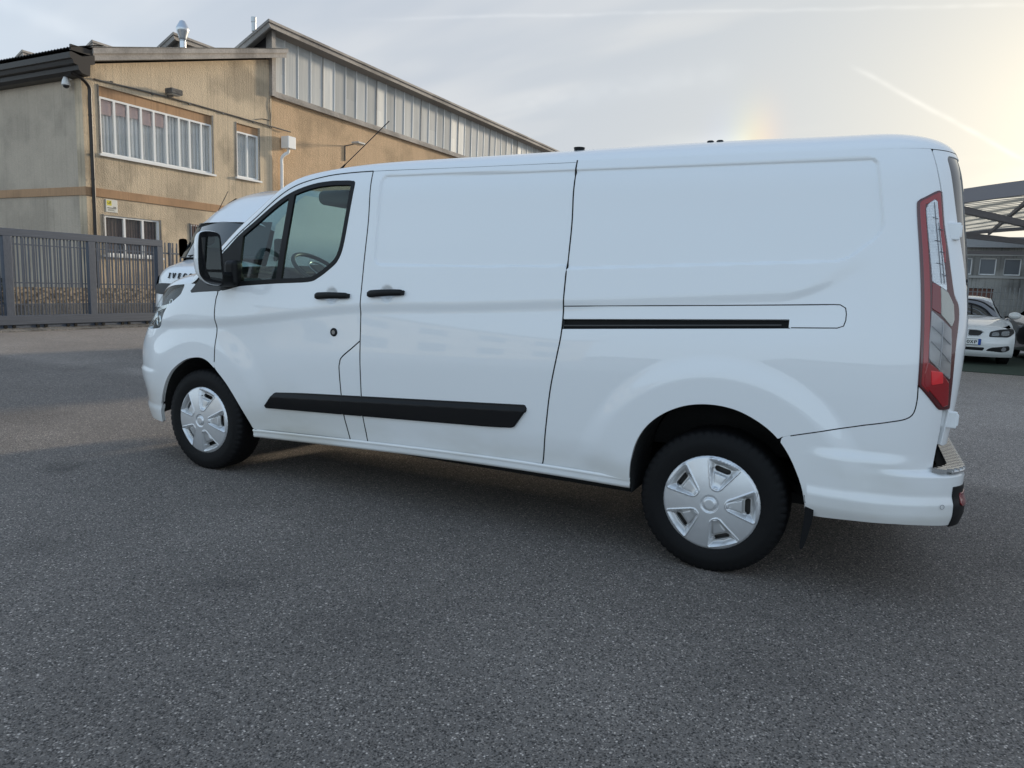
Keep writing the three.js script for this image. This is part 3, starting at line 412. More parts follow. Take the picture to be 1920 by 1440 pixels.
const onSkin = (sdf, o = {}) => patch({ at: (a, b) => skin(a, b, o.off || 0, o.raw), sdf, h: o.h || .011, bounds: o.bounds || sdf.bounds, bevel: o.bevel ?? .0025, flange: o.flange ?? .022, flip: true });
const shrink = (f, g) => { const k = (x, y) => f(x, y) - g; k.bounds = f.bounds; return k; };
const minus = (f, ...hs) => { const k = (x, y) => { let d = f(x, y); for (const h of hs) d = min(d, -h(x, y)); return d; }; k.bounds = f.bounds; return k; };
const both = (f, ...hs) => { const k = (x, y) => { let d = f(x, y); for (const h of hs) d = min(d, h(x, y)); return d; }; k.bounds = f.bounds; return k; };
// shared outlines, in (s, y)
const pillarL = curve([[2.031, 1.905], [2.006, 1.63], [2.003, 1.363], [2.002, 1.184], [1.994, 1.004]]), pillarD = curve([[1.994, 1.004], [1.986, .762], [1.974, .515], [1.952, .35]]);
const fuelL = [[1.996, .944], ...curve([[2.05, .9], [2.118, .846], [2.135, .81], [2.137, .748], [2.112, .499], [2.08, .355]])];
const slideL = curve([[.79, 1.915], [.785, 1.75], [.774, 1.573], [.773, 1.261], [.77, 1.08], [.785, .95], [.814, .758], [.839, .452], [.85, .385]]);
const archF = curve([[3.745, .24], [3.705, .38], [3.657, .475], [3.595, .578], [3.518, .66], [3.406, .728], [3.292, .752], [3.215, .741], [3.146, .698], [3.047, .612], [2.952, .499], [2.88, .393], [2.835, .31], [2.80, .22]]);
const archR = curve([[.372, .22], [.379, .329], [.384, .4], [.377, .492], [.353, .587], [.307, .665], [.235, .73], [.139, .777], [.033, .795], [-.073, .786], [-.166, .751], [-.248, .697], [-.309, .626], [-.357, .538], [-.387, .458], [-.405, .36], [-.415, .24]]);
const seamF = curve([[2.031, 1.905], [2.2, 1.9], [2.346, 1.888], [2.496, 1.86], [2.607, 1.823], [2.718, 1.757], [2.872, 1.64], [2.982, 1.557], [3.055, 1.495], [3.136, 1.42]]);
const gapF = curve([[3.136, 1.42], [3.122, 1.2], [3.133, 1.137], [3.139, 1.036], [3.127, .935], [3.136, .833], [3.14, .7]]);
const quarterGap = curve([[-.286, .687], [-.418, .725], [-.558, .763], [-.67, .796], [-.722, .814], [-.744, .84], [-.749, .893], [-.745, .953]]);
const tailOutline = [...curve([[-.745, .953], [-.730, 1.214], [-.712, 1.48], [-.697, 1.66], [-.702, 1.688], [-.724, 1.703], [-.77, 1.729], [-.788, 1.730]], 4), ...curve([[-.798, 1.6], [-.821, 1.441], [-.842, 1.322], [-.867, 1.278], [-.876, 1.218], [-.874, 1.089], [-.891, .914], [-.898, .862], [-.888, .855], [-.854, .855], [-.826, .867], [-.745, .953]], 3)];
const aF = poly(archF), aR = poly(archR), tailP = poly(tailOutline);
const windowP = poly(curve([[2.139, 1.826], [2.163, 1.849], [2.242, 1.853], [2.333, 1.852], [2.45, 1.838], [2.591, 1.797], [2.715, 1.73], [2.87, 1.62], [2.981, 1.54], [3.064, 1.463], [3.126, 1.39], [3.118, 1.201], [2.934, 1.226], [2.643, 1.251], [2.397, 1.268], [2.322, 1.295], [2.238, 1.352], [2.193, 1.396], [2.165, 1.475], [2.15, 1.65]], 4, true));
const divider = (s, y) => abs(s - (2.63 + (y - 1.267) * -.0665)) - .018;
const glassR = (s, y) => min(windowP(s, y) - .022, divider(s, y), 2.5955 + 0 * y + (1.793 - y) * .0665 - s);
const glassF = (s, y) => min(windowP(s, y) - .022, divider(s, y), 2.957 - s, s - (2.5955 + (1.793 - y) * .0665));
glassR.bounds = glassF.bounds = windowP.bounds;
// door, fuel panel, sliding door, quarter, wing
const fuelPath = fuelL.slice().reverse();
const doorP = poly([...seamF, ...gapF, ...archF.filter(p => p[0] < 3.13 && p[1] > .33), [2.83, .328], [2.08, .358], ...fuelPath.slice(1), ...pillarL.slice().reverse()]);
const frontDoor = pivot('front_door', van);
mesh('door_skin', onSkin(minus(shrink(doorP, .003), windowP)), M.paint, frontDoor);
mesh('window_frame', onSkin(minus(both(windowP, shrink(doorP, .002)), glassR, glassF), { off: .002, bevel: .003, flange: .012, h: .009 }), M.black, frontDoor, 'black door window frame with mirror corner');
mesh('quarter_glass', onSkin(shrink(glassF, -.006), { off: -.008, flange: 0, h: .02, raw: true }), M.glass, frontDoor);
mesh('door_glass', onSkin(shrink(glassR, -.006), { off: -.008, flange: 0, h: .02, raw: true }), M.glass, frontDoor);
const fuelP = poly([...pillarD, [2.08, .355], ...fuelPath.slice(1, -1), [1.996, .944]]);
mesh('fuel_filler_panel', onSkin(shrink(fuelP, .003)), M.paint, van);
const slideP = poly([[2.031, 1.905], ...pillarL, ...pillarD.slice(1, -1), [1.952, .362], [.852, .392], ...slideL.slice().reverse().slice(1, -1), [.79, 1.905]]);
const slideDoor = pivot('sliding_door', van);
mesh('door_skin', onSkin(shrink(slideP, .003), { h: .0085 }), M.paint, slideDoor);
const railP = rpoly([[.95, 1.192], [-.452, 1.264], [-.488, 1.26], [-.488, 1.166], [.95, 1.077]], .022), railCover = both(railP, (s, y) => .775 - s);
const slot = (s, y) => { const c = 1.143 + (s < .77 ? (.772 - s) * .0565 : 0), b = 1.080 + (.772 - s) * .0600; return min((1.139 + (.772 - s) * .052) - y, y - b, s + .272, .79 - s); };
const quarterP = poly([...slideL.slice(0, -1), [.85, .392], [.385, .387], ...archR.filter(p => p[1] > .4 && !(p[0] < -.28 && p[1] < .69)), ...quarterGap, ...tailOutline.slice(1).filter(p => p[1] > 1 && p[0] > -.79 && (p[1] > 1.729 || p[0] > -.785)).filter((p, i, a) => i < 28), [-.788, 1.73], [-.775, 1.802], [-.762, 1.88], [-.757, 1.905]]);
const quarter = pivot('quarter_panel', van);
mesh('panel_skin', onSkin(minus(shrink(quarterP, .0022), shrink(railCover, -.0015)), { bevel: .0015, h: .0085 }), M.paint, quarter);
mesh('rail_cover', onSkin(minus(shrink(both(railCover, (s, y) => .77 - s), .0012), slot), { bevel: .0015, bounds: [-.5, .8, 1.07, 1.28] }), M.paint, quarter, 'flush cover strip over the sliding door track');
slot.bounds = [-.29, .79, 1.08, 1.21];
mesh('door_track', onSkin(shrink(slot, -.004), { off: -.03, flange: 0, raw: true, h: .02 }), M.dark, quarter, 'dark slot of the sliding door track');
{ const pts = []; for (let k = 0; k <= 20; k++) { const s = .76 - k * .05; pts.push(skin(s, 1.105 + (.772 - s) * .06, -.012, true)); } mesh('track_rail', tube(pts, .004, 40, 6), M.steel, quarter); }
const bump = poly([...quarterGap, ...tailOutline.slice(-10).reverse().slice(1, -1), [-.862, .853], [-.872, .76], [-.882, .68], [-.89, .60], [-1.75, .60], [-1.75, .33], [-.7, .372], [-.416, .352], ...archR.filter(p => p[0] < -.28 && p[1] > .35 && p[1] < .69).reverse()]);
mesh('rear_bumper', onSkin(both(shrink(bump, .0022), (s, y) => max(y < .592 ? .1 : -.1, -.87 - s < 0 ? .1 : -.1)), { bevel: .0015 }), M.paint, van);
const headP = poly(curve([[3.528, 1.216], [3.527, 1.175], [3.543, 1.147], [3.621, 1.1], [3.673, 1.064], [3.703, 1.018], [3.712, .961], [3.729, .928], [3.77, .912], [3.95, .9], [4.2, .905], [4.32, .93], [4.31, .97], [4.22, 1.03], [4.12, 1.085], [4.0, 1.14], [3.85, 1.185], [3.65, 1.212]], 4, true));
const hoodEdge = spline([[3.0, 1.23], [3.42, 1.222], [3.6, 1.214], [3.85, 1.187], [4.0, 1.142], [4.12, 1.087], [4.22, 1.032], [4.4, .99], [4.87, .985]]);
const triP = poly([[3.405, 1.178], [3.39, 1.166], [3.13, 1.186], [3.10, 1.186], [3.10, 1.40], [3.16, 1.385], [3.2, 1.35], [3.29, 1.262]]);
const noseRegion = (s, y) => min(hoodEdge(s) - y, y - .26, 4.885 - s);
const wing = (s, y) => min(noseRegion(s, y), s - 3.13 - (y < 1.18 ? 0 : 0), 3.735 + (y - .9) * .06 - s, y - .3); wing.bounds = [3.1, 3.8, .3, 1.26];
const gapS = poly([...gapF.filter(p => p[1] < 1.21), [2.6, .6], [2.6, 1.3]]);
mesh('front_wing', onSkin(minus(shrink(wing, .001), shrink(aF, -.002), shrink(headP, -.003), triP, shrink(gapS, -.003)), { bevel: .0015 }), M.paint, van);
const frontB = (s, y) => min(noseRegion(s, y), s - 3.735 - (y - .9) * .06, y - .27, 4.88 - s, .985 - y); frontB.bounds = [3.6, 4.89, .25, 1.0];
const grilleP = rpoly([[4.42, .97], [4.95, .975], [4.95, .62], [4.5, .64]], .03), intakeP = rpoly([[4.35, .52], [4.95, .52], [4.95, .36], [4.4, .36]], .03), fogP = rpoly([[4.05, .6], [4.3, .6], [4.3, .47], [4.1, .45]], .03);
const bumperSkin = minus(shrink(frontB, .001), shrink(aF, -.002), shrink(headP, -.003), grilleP, intakeP, fogP);
mesh('front_bumper', onSkin(bumperSkin, { h: .014 }), M.paint, van);
{
  const f = pivot('front_grille', van), bars = [], clip = both(grilleP, (s, y) => 4.885 - s); clip.bounds = [4.4, 4.89, .6, 1];
  bars.push(onSkin(clip, { off: -.02, h: .03 }), onSkin(both(intakeP, (s, y) => 4.885 - s), { off: -.03, h: .03 }), onSkin(fogP, { off: -.015, h: .03 }));
  mesh('mesh_panel', [...bars, ...bars.map(flipZ)], M.black, f);
  const ch = []; for (let k = 0; k < 3; k++) { const q = (s, y) => min(clip(s, y) - .02, .012 - abs(y - (.7 + .1 * k))); q.bounds = clip.bounds; ch.push(onSkin(q, { off: .004, h: .02 })); }
  mesh('grille_bar', [...ch, ...ch.map(flipZ)], M.chrome, f);
}
const farBumper = minus(shrink(frontB, .001), shrink(aF, -.002), grilleP, intakeP, fogP);
mesh('bumper_far_half', flipZ(onSkin(farBumper, { h: .03 })), M.paint, van);
// headlight: dark bowl with bright reflectors under clear plastic
{
  const h = pivot('headlight', van);
  mesh('bowl', onSkin(headP, { off: -.03, h: .02, flange: 0 }), std([.012, .0125, .0125], .5), h);
  const refl = []; for (const [a, b, r] of [[3.82, .965, .03], [3.95, .99, .038], [4.08, .965, .03], [3.7, 1.1, .018], [3.84, 1.05, .02], [3.98, 1.07, .02]]) { const g = new THREE.TorusGeometry(r, r * .3, 8, 24).rotateX(PI / 2); const p = skin(a, b, -.028), n = skin(a, b, 0).map((v, i) => v - p[i]); g.applyQuaternion(new THREE.Quaternion().setFromUnitVectors(V3(0, 1, 0), V3(...n).normalize())); refl.push(g.scale(1, 1, 1).translate(...p)); }
  mesh('reflector', refl, std([.62, .62, .6], .16, 1), h);
  const band = (s, y) => min(headP(s, y) - .012, .012 - abs(y - (1.09 - (s - 3.6) * .16))); band.bounds = headP.bounds; mesh('light_strip', onSkin(band, { off: -.018, h: .012 }), std([.7, .7, .68], .25, .6), h);
  mesh('lens', onSkin(shrink(headP, .003), { off: -.001, h: .02, flange: .02 }), phys([.93, .95, .95], .02, { transmission: 1, thickness: 0, specularIntensity: .45 }), h);
}
mesh('mirror_triangle', onSkin(both(shrink(triP, .002), (s, y) => y - 1.15), { off: .002, h: .012 }), std([.03, .03, .03], .45), van, 'black plastic triangle ahead of the door window');
// sills and lower guard
{
  const rows = [], prof = [[.012, .006], [.004, .012], [-.003, .008], [-.012, .004], [-.026, .006], [-.04, .002], [-.043, -.02], [-.043, -.12]];
  for (let k = 0; k <= 60; k++) { const s = 2.845 - k * (2.845 - .382) / 60, yt = spline([[.38, .387], [.85, .389], [2.08, .356], [2.84, .322]])(s); const w0 = side(s, yt)[2]; rows.push(prof.map(([dy, dw]) => [-s, yt + dy - .004, w0 + dw - .006])); }
  mesh('sill', grid(rows), M.paint, van);
}
// black side mouldings, one on each panel they cross
{
  const strip = rpoly([[2.722, .486], [2.64, .584], [2.59, .589], [.945, .687], [.94, .675], [1.01, .572], [1.05, .567], [2.1, .513]], .01);
  const st = (s, y, o) => { const d = strip(s, y); return o + .0; };
  const make = (region, parent) => { const f = both(strip, region), g = patch({ at: (a, b) => { const t = clamp(((.589 + (2.59 - a) * .0596) - b) / .03); return skin(a, b, .004 + .012 * sstep(0, 1, t)); }, sdf: f, h: .008, bounds: [f.bounds[0], f.bounds[1], f.bounds[2], f.bounds[3]], bevel: .005, flange: .018, flip: true }); mesh('side_moulding', g, phys([.006, .006, .0068], .42, { specularIntensity: .5 }), parent); };
  make(shrink(doorP, .003), frontDoor); make(shrink(fuelP, .003), van); make(shrink(slideP, .003), slideDoor);
}
// handles and lock
function handle(parent, s0, s1, y0, y1) {
  const rows = []; for (let k = 0; k <= 24; k++) { const t = k / 24, s = mix(s0, s1, t), y = mix(y0, y1, t), e = pow(1 - pow(abs(2 * t - 1), 14), .5), out = .014 + .016 * sin(PI * clamp(t * 1.05)), ring = [], c = skin(s, y, out, true); for (let q = 0; q <= 12; q++) { const a = q / 12 * 2 * PI; ring.push([c[0], c[1] + cos(a) * (.021 - .004 * t) * e, c[2] + sin(a) * .011 * e]); } rows.push(ring); }
  const h = pivot('handle', parent); mesh('grip', grid(rows), M.black, h);
  mesh('grip_foot', [0.06, .94].map(t => { const c = skin(mix(s0, s1, t), mix(y0, y1, t), .008, true); return rbox(.028, .026, .03, .006, ...c); }), M.black, h);
}
handle(frontDoor, 2.322, 2.078, 1.184, 1.195); handle(slideDoor, 1.948, 1.708, 1.209, 1.228);
{ const p = skin(2.184, .984, .001), l = pivot('door_lock', frontDoor); mesh('lock_ring', new THREE.TorusGeometry(.017, .008, 8, 24).translate(...p), M.black, l); mesh('lock_core', new THREE.CylinderGeometry(.014, .014, .012, 20).rotateX(PI / 2).translate(...p), std([.3, .3, .3], .35, .7), l); }
{ const gaps = [[seamF, .0055], [gapF.filter(q => q[1] > .72), .0055], [[...pillarL, ...pillarD], .005], [fuelL, .0055], [slideL, .0055], [quarterGap.slice(2), .0035], [[[2.83, .326], [2.08, .356], [.852, .39]], .005], [[[.768, 1.2005], [.4, 1.219], [0, 1.239], [-.44, 1.2625], [-.455, 1.263], [-.47, 1.26], [-.48, 1.253], [-.486, 1.243], [-.488, 1.225], [-.488, 1.195], [-.486, 1.182], [-.479, 1.172], [-.468, 1.167], [-.44, 1.165], [-.28, 1.157]], .003]]; mesh('door_seal', gaps.map(([l, r]) => tube(l.map(([a, b]) => skin(a, b, -r * .6)), r, l.length * 4, 6)), M.dark, van, 'dark rubber seals in the panel gaps'); }
// roof, A-pillars, windscreen, bonnet
const seamY = spline([[-1.8, 1.905], [-.4, 1.905], [.8, 1.905], [1.7, 1.905], [2.031, 1.905], [2.2, 1.9], [2.346, 1.888], [2.496, 1.86], [2.607, 1.823], [2.718, 1.757], [2.872, 1.64], [2.982, 1.557], [3.055, 1.495], [3.136, 1.42], [3.22, 1.342], [3.32, 1.265], [3.42, 1.222]]);
const roofTop = spline([[-.6, 2.055], [0, 2.068], [.8, 2.058], [1.6, 2.04], [2.06, 2.025], [2.35, 2.0]]);
function rail(s, t) {                                       // from the seam (t = 0) up and in towards the middle of the roof (t = 1), van coordinates
  const y = seamY(s), p = side(s, y), q = side(s, y + .004); let T = [q[0] - p[0], .004, q[2] - p[2]]; const l = hypot(...T); T = T.map(v => v / l);
  const c = clamp(s, -.3, 2.35), f = sstep(2.35, 2.75, s), yc = roofTop(c), P0 = p, P1 = [0, 1, 2].map(i => p[i] + T[i] * .075), P3 = [c, yc, 0], P2 = [mix(c, p[0], .76), yc - .012, p[2] * .72];
  const B = (a, b, c2, d, t) => [0, 1, 2].map(i => a[i] * (1 - t) ** 3 + 3 * b[i] * t * (1 - t) ** 2 + 3 * c2[i] * t * t * (1 - t) + d[i] * t ** 3);
  const roof = B(P0, P1, P2, P3, t); if (s <= 2.35) return roof;
  const tt = clamp(t / .42), G = [p[0] + .05, p[1] + .058, p[2] - .115], Q1 = [0, 1, 2].map(i => p[i] + T[i] * .045), Q2 = [p[0] + .052, p[1] + .068, p[2] - .06], pil = B(P0, Q1, Q2, G, tt);
  return roof.map((v, i) => mix(v, pil[i], f));
}
const toX = p => [-p[0], p[1], p[2]];
{
  const rows = []; const ss = []; for (let s = -1.74; s < 2.351; s += .0409) ss.push(s); ss[ss.length - 1] = 2.35;
  for (const s of ss) { const r = []; for (let k = 0; k <= 34; k++) r.push(toX(rail(s, pow(k / 34, 1.5)))); rows.push(r); }
  const g = grid(rows); mesh('roof', [g, flipZ(g)], M.paint, van);
  const pr = []; for (let k = 0; k <= 66; k++) { const s = mix(2.35, 3.42, k / 66), r = []; for (let j = 0; j <= 12; j++) r.push(toX(rail(s, .42 * pow(j / 12, 1.3)))); pr.push(r); }
  const pg = grid(pr); mesh('windscreen_pillar', pg, M.paint, van); mesh('windscreen_pillar', flipZ(pg), M.paint, van);
  const wr = []; for (let k = 0; k <= 24; k++) { const s = mix(2.35, 3.42, k / 24), e = rail(s, .42), f = k / 24, r = []; for (let j = 0; j <= 20; j++) { const q = 1 - j / 10, c = 1 - q * q; r.push([-(e[0] + (.16 * f) * c), e[1] + .03 * (1 - f) * c + .02 * f * c, e[2] * q]); } wr.push(r); }
  mesh('windscreen', grid(wr), M.glass, van);
  const hr = []; const yc = spline([[3.5, 1.375], [3.75, 1.325], [4.0, 1.2], [4.15, 1.095], [4.27, .99]]);
  for (let k = 0; k <= 40; k++) { const f = k / 40, s = mix(3.42, 4.86, f), y = hoodEdge(s), p = side(s, y), cu = mix(3.56, 4.25, f), cy = yc(cu), r = []; for (let j = 0; j <= 20; j++) { const t = j / 20; const P1 = [p[0], p[1] + .10 * (1 - .85 * f), p[2] - .015], P2 = [mix(cu, p[0], .4), mix(cy, p[1], .1), p[2] * .55], P3 = [cu, f > .97 ? p[1] : cy, 0]; r.push(toX([0, 1, 2].map(i => p[i] * (1 - t) ** 3 + 3 * P1[i] * t * (1 - t) ** 2 + 3 * P2[i] * t * t * (1 - t) + P3[i] * t ** 3))); } hr.push(r); }
  const hg = grid(hr); mesh('bonnet', [hg, flipZ(hg)], M.paint, van);
  const dl = []; for (let k = 0; k <= 90; k++) { const s = mix(.8, 3.13, k / 90); dl.push(skin(s, seamY(s) + .001, -.004, true)); } mesh('roof_seam', tube(dl, .0045, 120, 6), M.dark, van);
}
mesh('far_side', flipZ(onSkin(minus((() => { const f = (s, y) => min(seamY(clamp(s, .8, 3.136)) - y, y - .33, 3.78 - s, s + 1.05, s > 3.1 ? hoodEdge(s) - y : 9, s < -.85 ? y - .6 : 9); f.bounds = [-1.06, 3.8, .3, 1.92]; return f; })(), aF, aR, windowP), { h: .03 })), M.paint, van, 'far side of the body');
mesh('far_window', flipZ(onSkin(shrink(windowP, -.004), { off: -.008, flange: 0, h: .04, raw: true })), M.glass, van);
// dark lining behind the gaps, floor, wheel housings
{
  const f = (s, y) => min(1.89 - y, y - .36, 1.99 - s, s + .78); f.bounds = [-.8, 2, .34, 1.9]; const f2 = (s, y) => min(1.19 - y, y - .34, 3.62 - s, s - 1.97); f2.bounds = [1.95, 3.64, .34, 1.22];
  const L = [onSkin(minus(f, shrink(aR, -.02)), { off: -.045, h: .06, flange: 0, raw: true }), onSkin(minus(f2, shrink(aF, -.02)), { off: -.045, h: .06, flange: 0, raw: true })];
  mesh('inner_lining', [...L, ...L.map(flipZ)], M.dark, van);
  mesh('underbody', [span(-3.9, -3.72, .3, .55, -.6, .6), span(-2.8, -.42, .27, .5, -.78, .78), span(.42, .84, .34, .6, -.74, .74), span(-3.8, -3.7, .9, 1.15, -.7, .7), span(-3.75, -2.8, .52, .6, -.55, .55), bar([-.1, .335, -.8], [-.1, .335, .8], .05), bar([-3.3, .335, -.8], [-3.3, .335, .8], .04), beam([.30, .37, .5], [.48, .37, .9], .03, .03), span(-2.9, .8, .245, .3, .3, .42), span(-2.9, .8, .245, .3, -.42, -.3), rbox(1.3, .3, .62, .06, -1.7, .33, -.35), rbox(1.2, .26, .5, .06, -1.6, .33, .3), rbox(.7, .3, .8, .08, -3.0, .33, 0), rbox(.5, .22, .6, .08, -.75, .3, -.1), bar([-.9, .26, -.55], [.6, .26, -.55], .09, 12), rbox(.5, .2, .7, .08, .45, .33, 0), rbox(2.35, .16, .55, .05, -1.65, .225, -.42), rbox(1.0, .14, .5, .05, .45, .24, -.3)], M.dark, van);  // includes unseen belly boxes added to block sun passing beneath the van
  const liner = (arc0, w0) => { const arc = arc0.filter(p => p[1] > .31); const rows = arc.map(p => { const o = skin(p[0], p[1], -.012); return [[o[0], o[1], o[2]], [o[0], o[1] + .008, o[2] - .03], [o[0], o[1] + .02, mix(o[2], w0, .4)], [o[0], o[1] + .02, w0]]; }); const g = grid(rows); const m = arc.filter(p => p[1] > .5), inner = prism(m.map(p => [-p[0], p[1]]), .01).translate(0, 0, w0 - .01); return [g, inner]; };
  const linerTex = tex(256, (x, y) => .5 + .5 * fbm(x / 16, y / 4, 3, 4, 16)); const lm = std([.014, .0135, .013], .95, 0, { bumpMap: linerTex, bumpScale: .01 });
  for (const [arc, w] of [[archF, .62], [archR, .6]]) { const g = liner(arc, w); mesh('wheel_housing', g, lm, van); mesh('wheel_housing', g.map(flipZ), lm, van); }
}
// tail light
{
  const t = pivot('tail_light', van), red = (r, g, b, ro) => phys([r, g, b], ro, { clearcoat: 1, clearcoatRoughness: .03 });
  const lensBump = tex(128, (x, y) => (x % 16 < 2 || y % 32 < 2) ? 0 : .6 + .4 * sin(x * PI / 8), { repeat: 40 });
  const T = (name, pts, mat, off, k = .006) => mesh(name, onSkin(poly(pts.length > 7 ? pts : pts), { off, h: .005, bevel: .002, flange: .006, raw: true }), mat, t);
  mesh('housing', onSkin(shrink(tailP, .003), { off: .006, h: .008, bevel: .004, flange: .03, raw: true }), red(.08, .004, .006, .18), t, 'dark red frame of the tail light');
  const rim = (s, y) => { const d = tailP(s, y); return min(d - .010, .024 - d, s + .80 - (y < 1 ? .02 : 0)); }; rim.bounds = tailP.bounds;
  mesh('red_rim', onSkin(rim, { off: .0075, h: .006, flange: .003, raw: true }), red(.3, .009, .012, .14), t);
  T('clear_lens', [[-.727, 1.655], [-.735, 1.675], [-.757, 1.692], [-.765, 1.686], [-.781, 1.535], [-.806, 1.334], [-.755, 1.368], [-.739, 1.533]], phys([.84, .87, .9], .22, { metalness: .7, clearcoat: 1, clearcoatRoughness: .02, bumpMap: lensBump, bumpScale: .003 }), .009);
  T('red_lens', [[-.756, 1.361], [-.781, 1.347], [-.789, 1.242], [-.760, 1.26]], red(.2, .012, .016, .15), .009);
  T('reversing_lens', [[-.785, 1.343], [-.811, 1.325], [-.838, 1.277], [-.846, 1.218], [-.837, 1.192], [-.793, 1.237]], phys([.6, .58, .52], .2, { metalness: .4, clearcoat: 1, clearcoatRoughness: .03, bumpMap: lensBump, bumpScale: .004 }), .009);
  T('indicator_lens', [[-.758, 1.25], [-.836, 1.18], [-.843, 1.132], [-.86, .982], [-.811, 1.016], [-.767, 1.06], [-.761, 1.13]], phys([.55, .54, .54], .28, { metalness: .55, clearcoat: 1, clearcoatRoughness: .03, bumpMap: lensBump, bumpScale: .006 }), .009);
  const ribs = []; for (const [a, b, c, d] of [[-.762, 1.19, -.838, 1.12], [-.765, 1.13, -.85, 1.045], [-.80, 1.21, -.806, 1.02]]) { const p = []; for (let k = 0; k <= 6; k++) p.push(skin(mix(a, c, k / 6), mix(b, d, k / 6), .011, true)); ribs.push(tube(p, .0019, 12, 6)); }
  const cells = []; for (const [a, b, c, d] of [[-.752, 1.68, -.782, 1.36], [-.77, 1.60, -.793, 1.36]]) { const p = []; for (let k = 0; k <= 8; k++) p.push(skin(mix(a, c, k / 8), mix(b, d, k / 8), .0125, true)); cells.push(tube(p, .0016, 16, 5)); } for (let k = 0; k < 6; k++) { const y = 1.62 - k * .045, s0 = -.735 - k * .004; cells.push(tube([0, .5, 1].map(t => skin(s0 - .012 - .02 * t - (k % 2) * .016, y - .004 * t, .0125, true)), .0014, 6, 5)); }
  mesh('lens_cell', cells, std([.1, .1, .12], .4), t);
  mesh('lens_rib', ribs, std([.36, .36, .37], .3, .5), t);
  T('brake_lens', [[-.765, 1.045], [-.805, 1.016], [-.858, .966], [-.876, .875], [-.851, .869], [-.764, .956], [-.76, 1.0]], red(.3, .008, .012, .12), .009);
  T('brake_reflector', [[-.780, 1.013], [-.821, 1.007], [-.829, .966], [-.788, .959]], red(.8, .012, .02, .3), .011);
  const far = flipZ(onSkin(shrink(tailP, .003), { off: .006, h: .015, bevel: .004, flange: .03, raw: true })); mesh('tail_light', far, red(.2, .01, .012, .18), van);
}
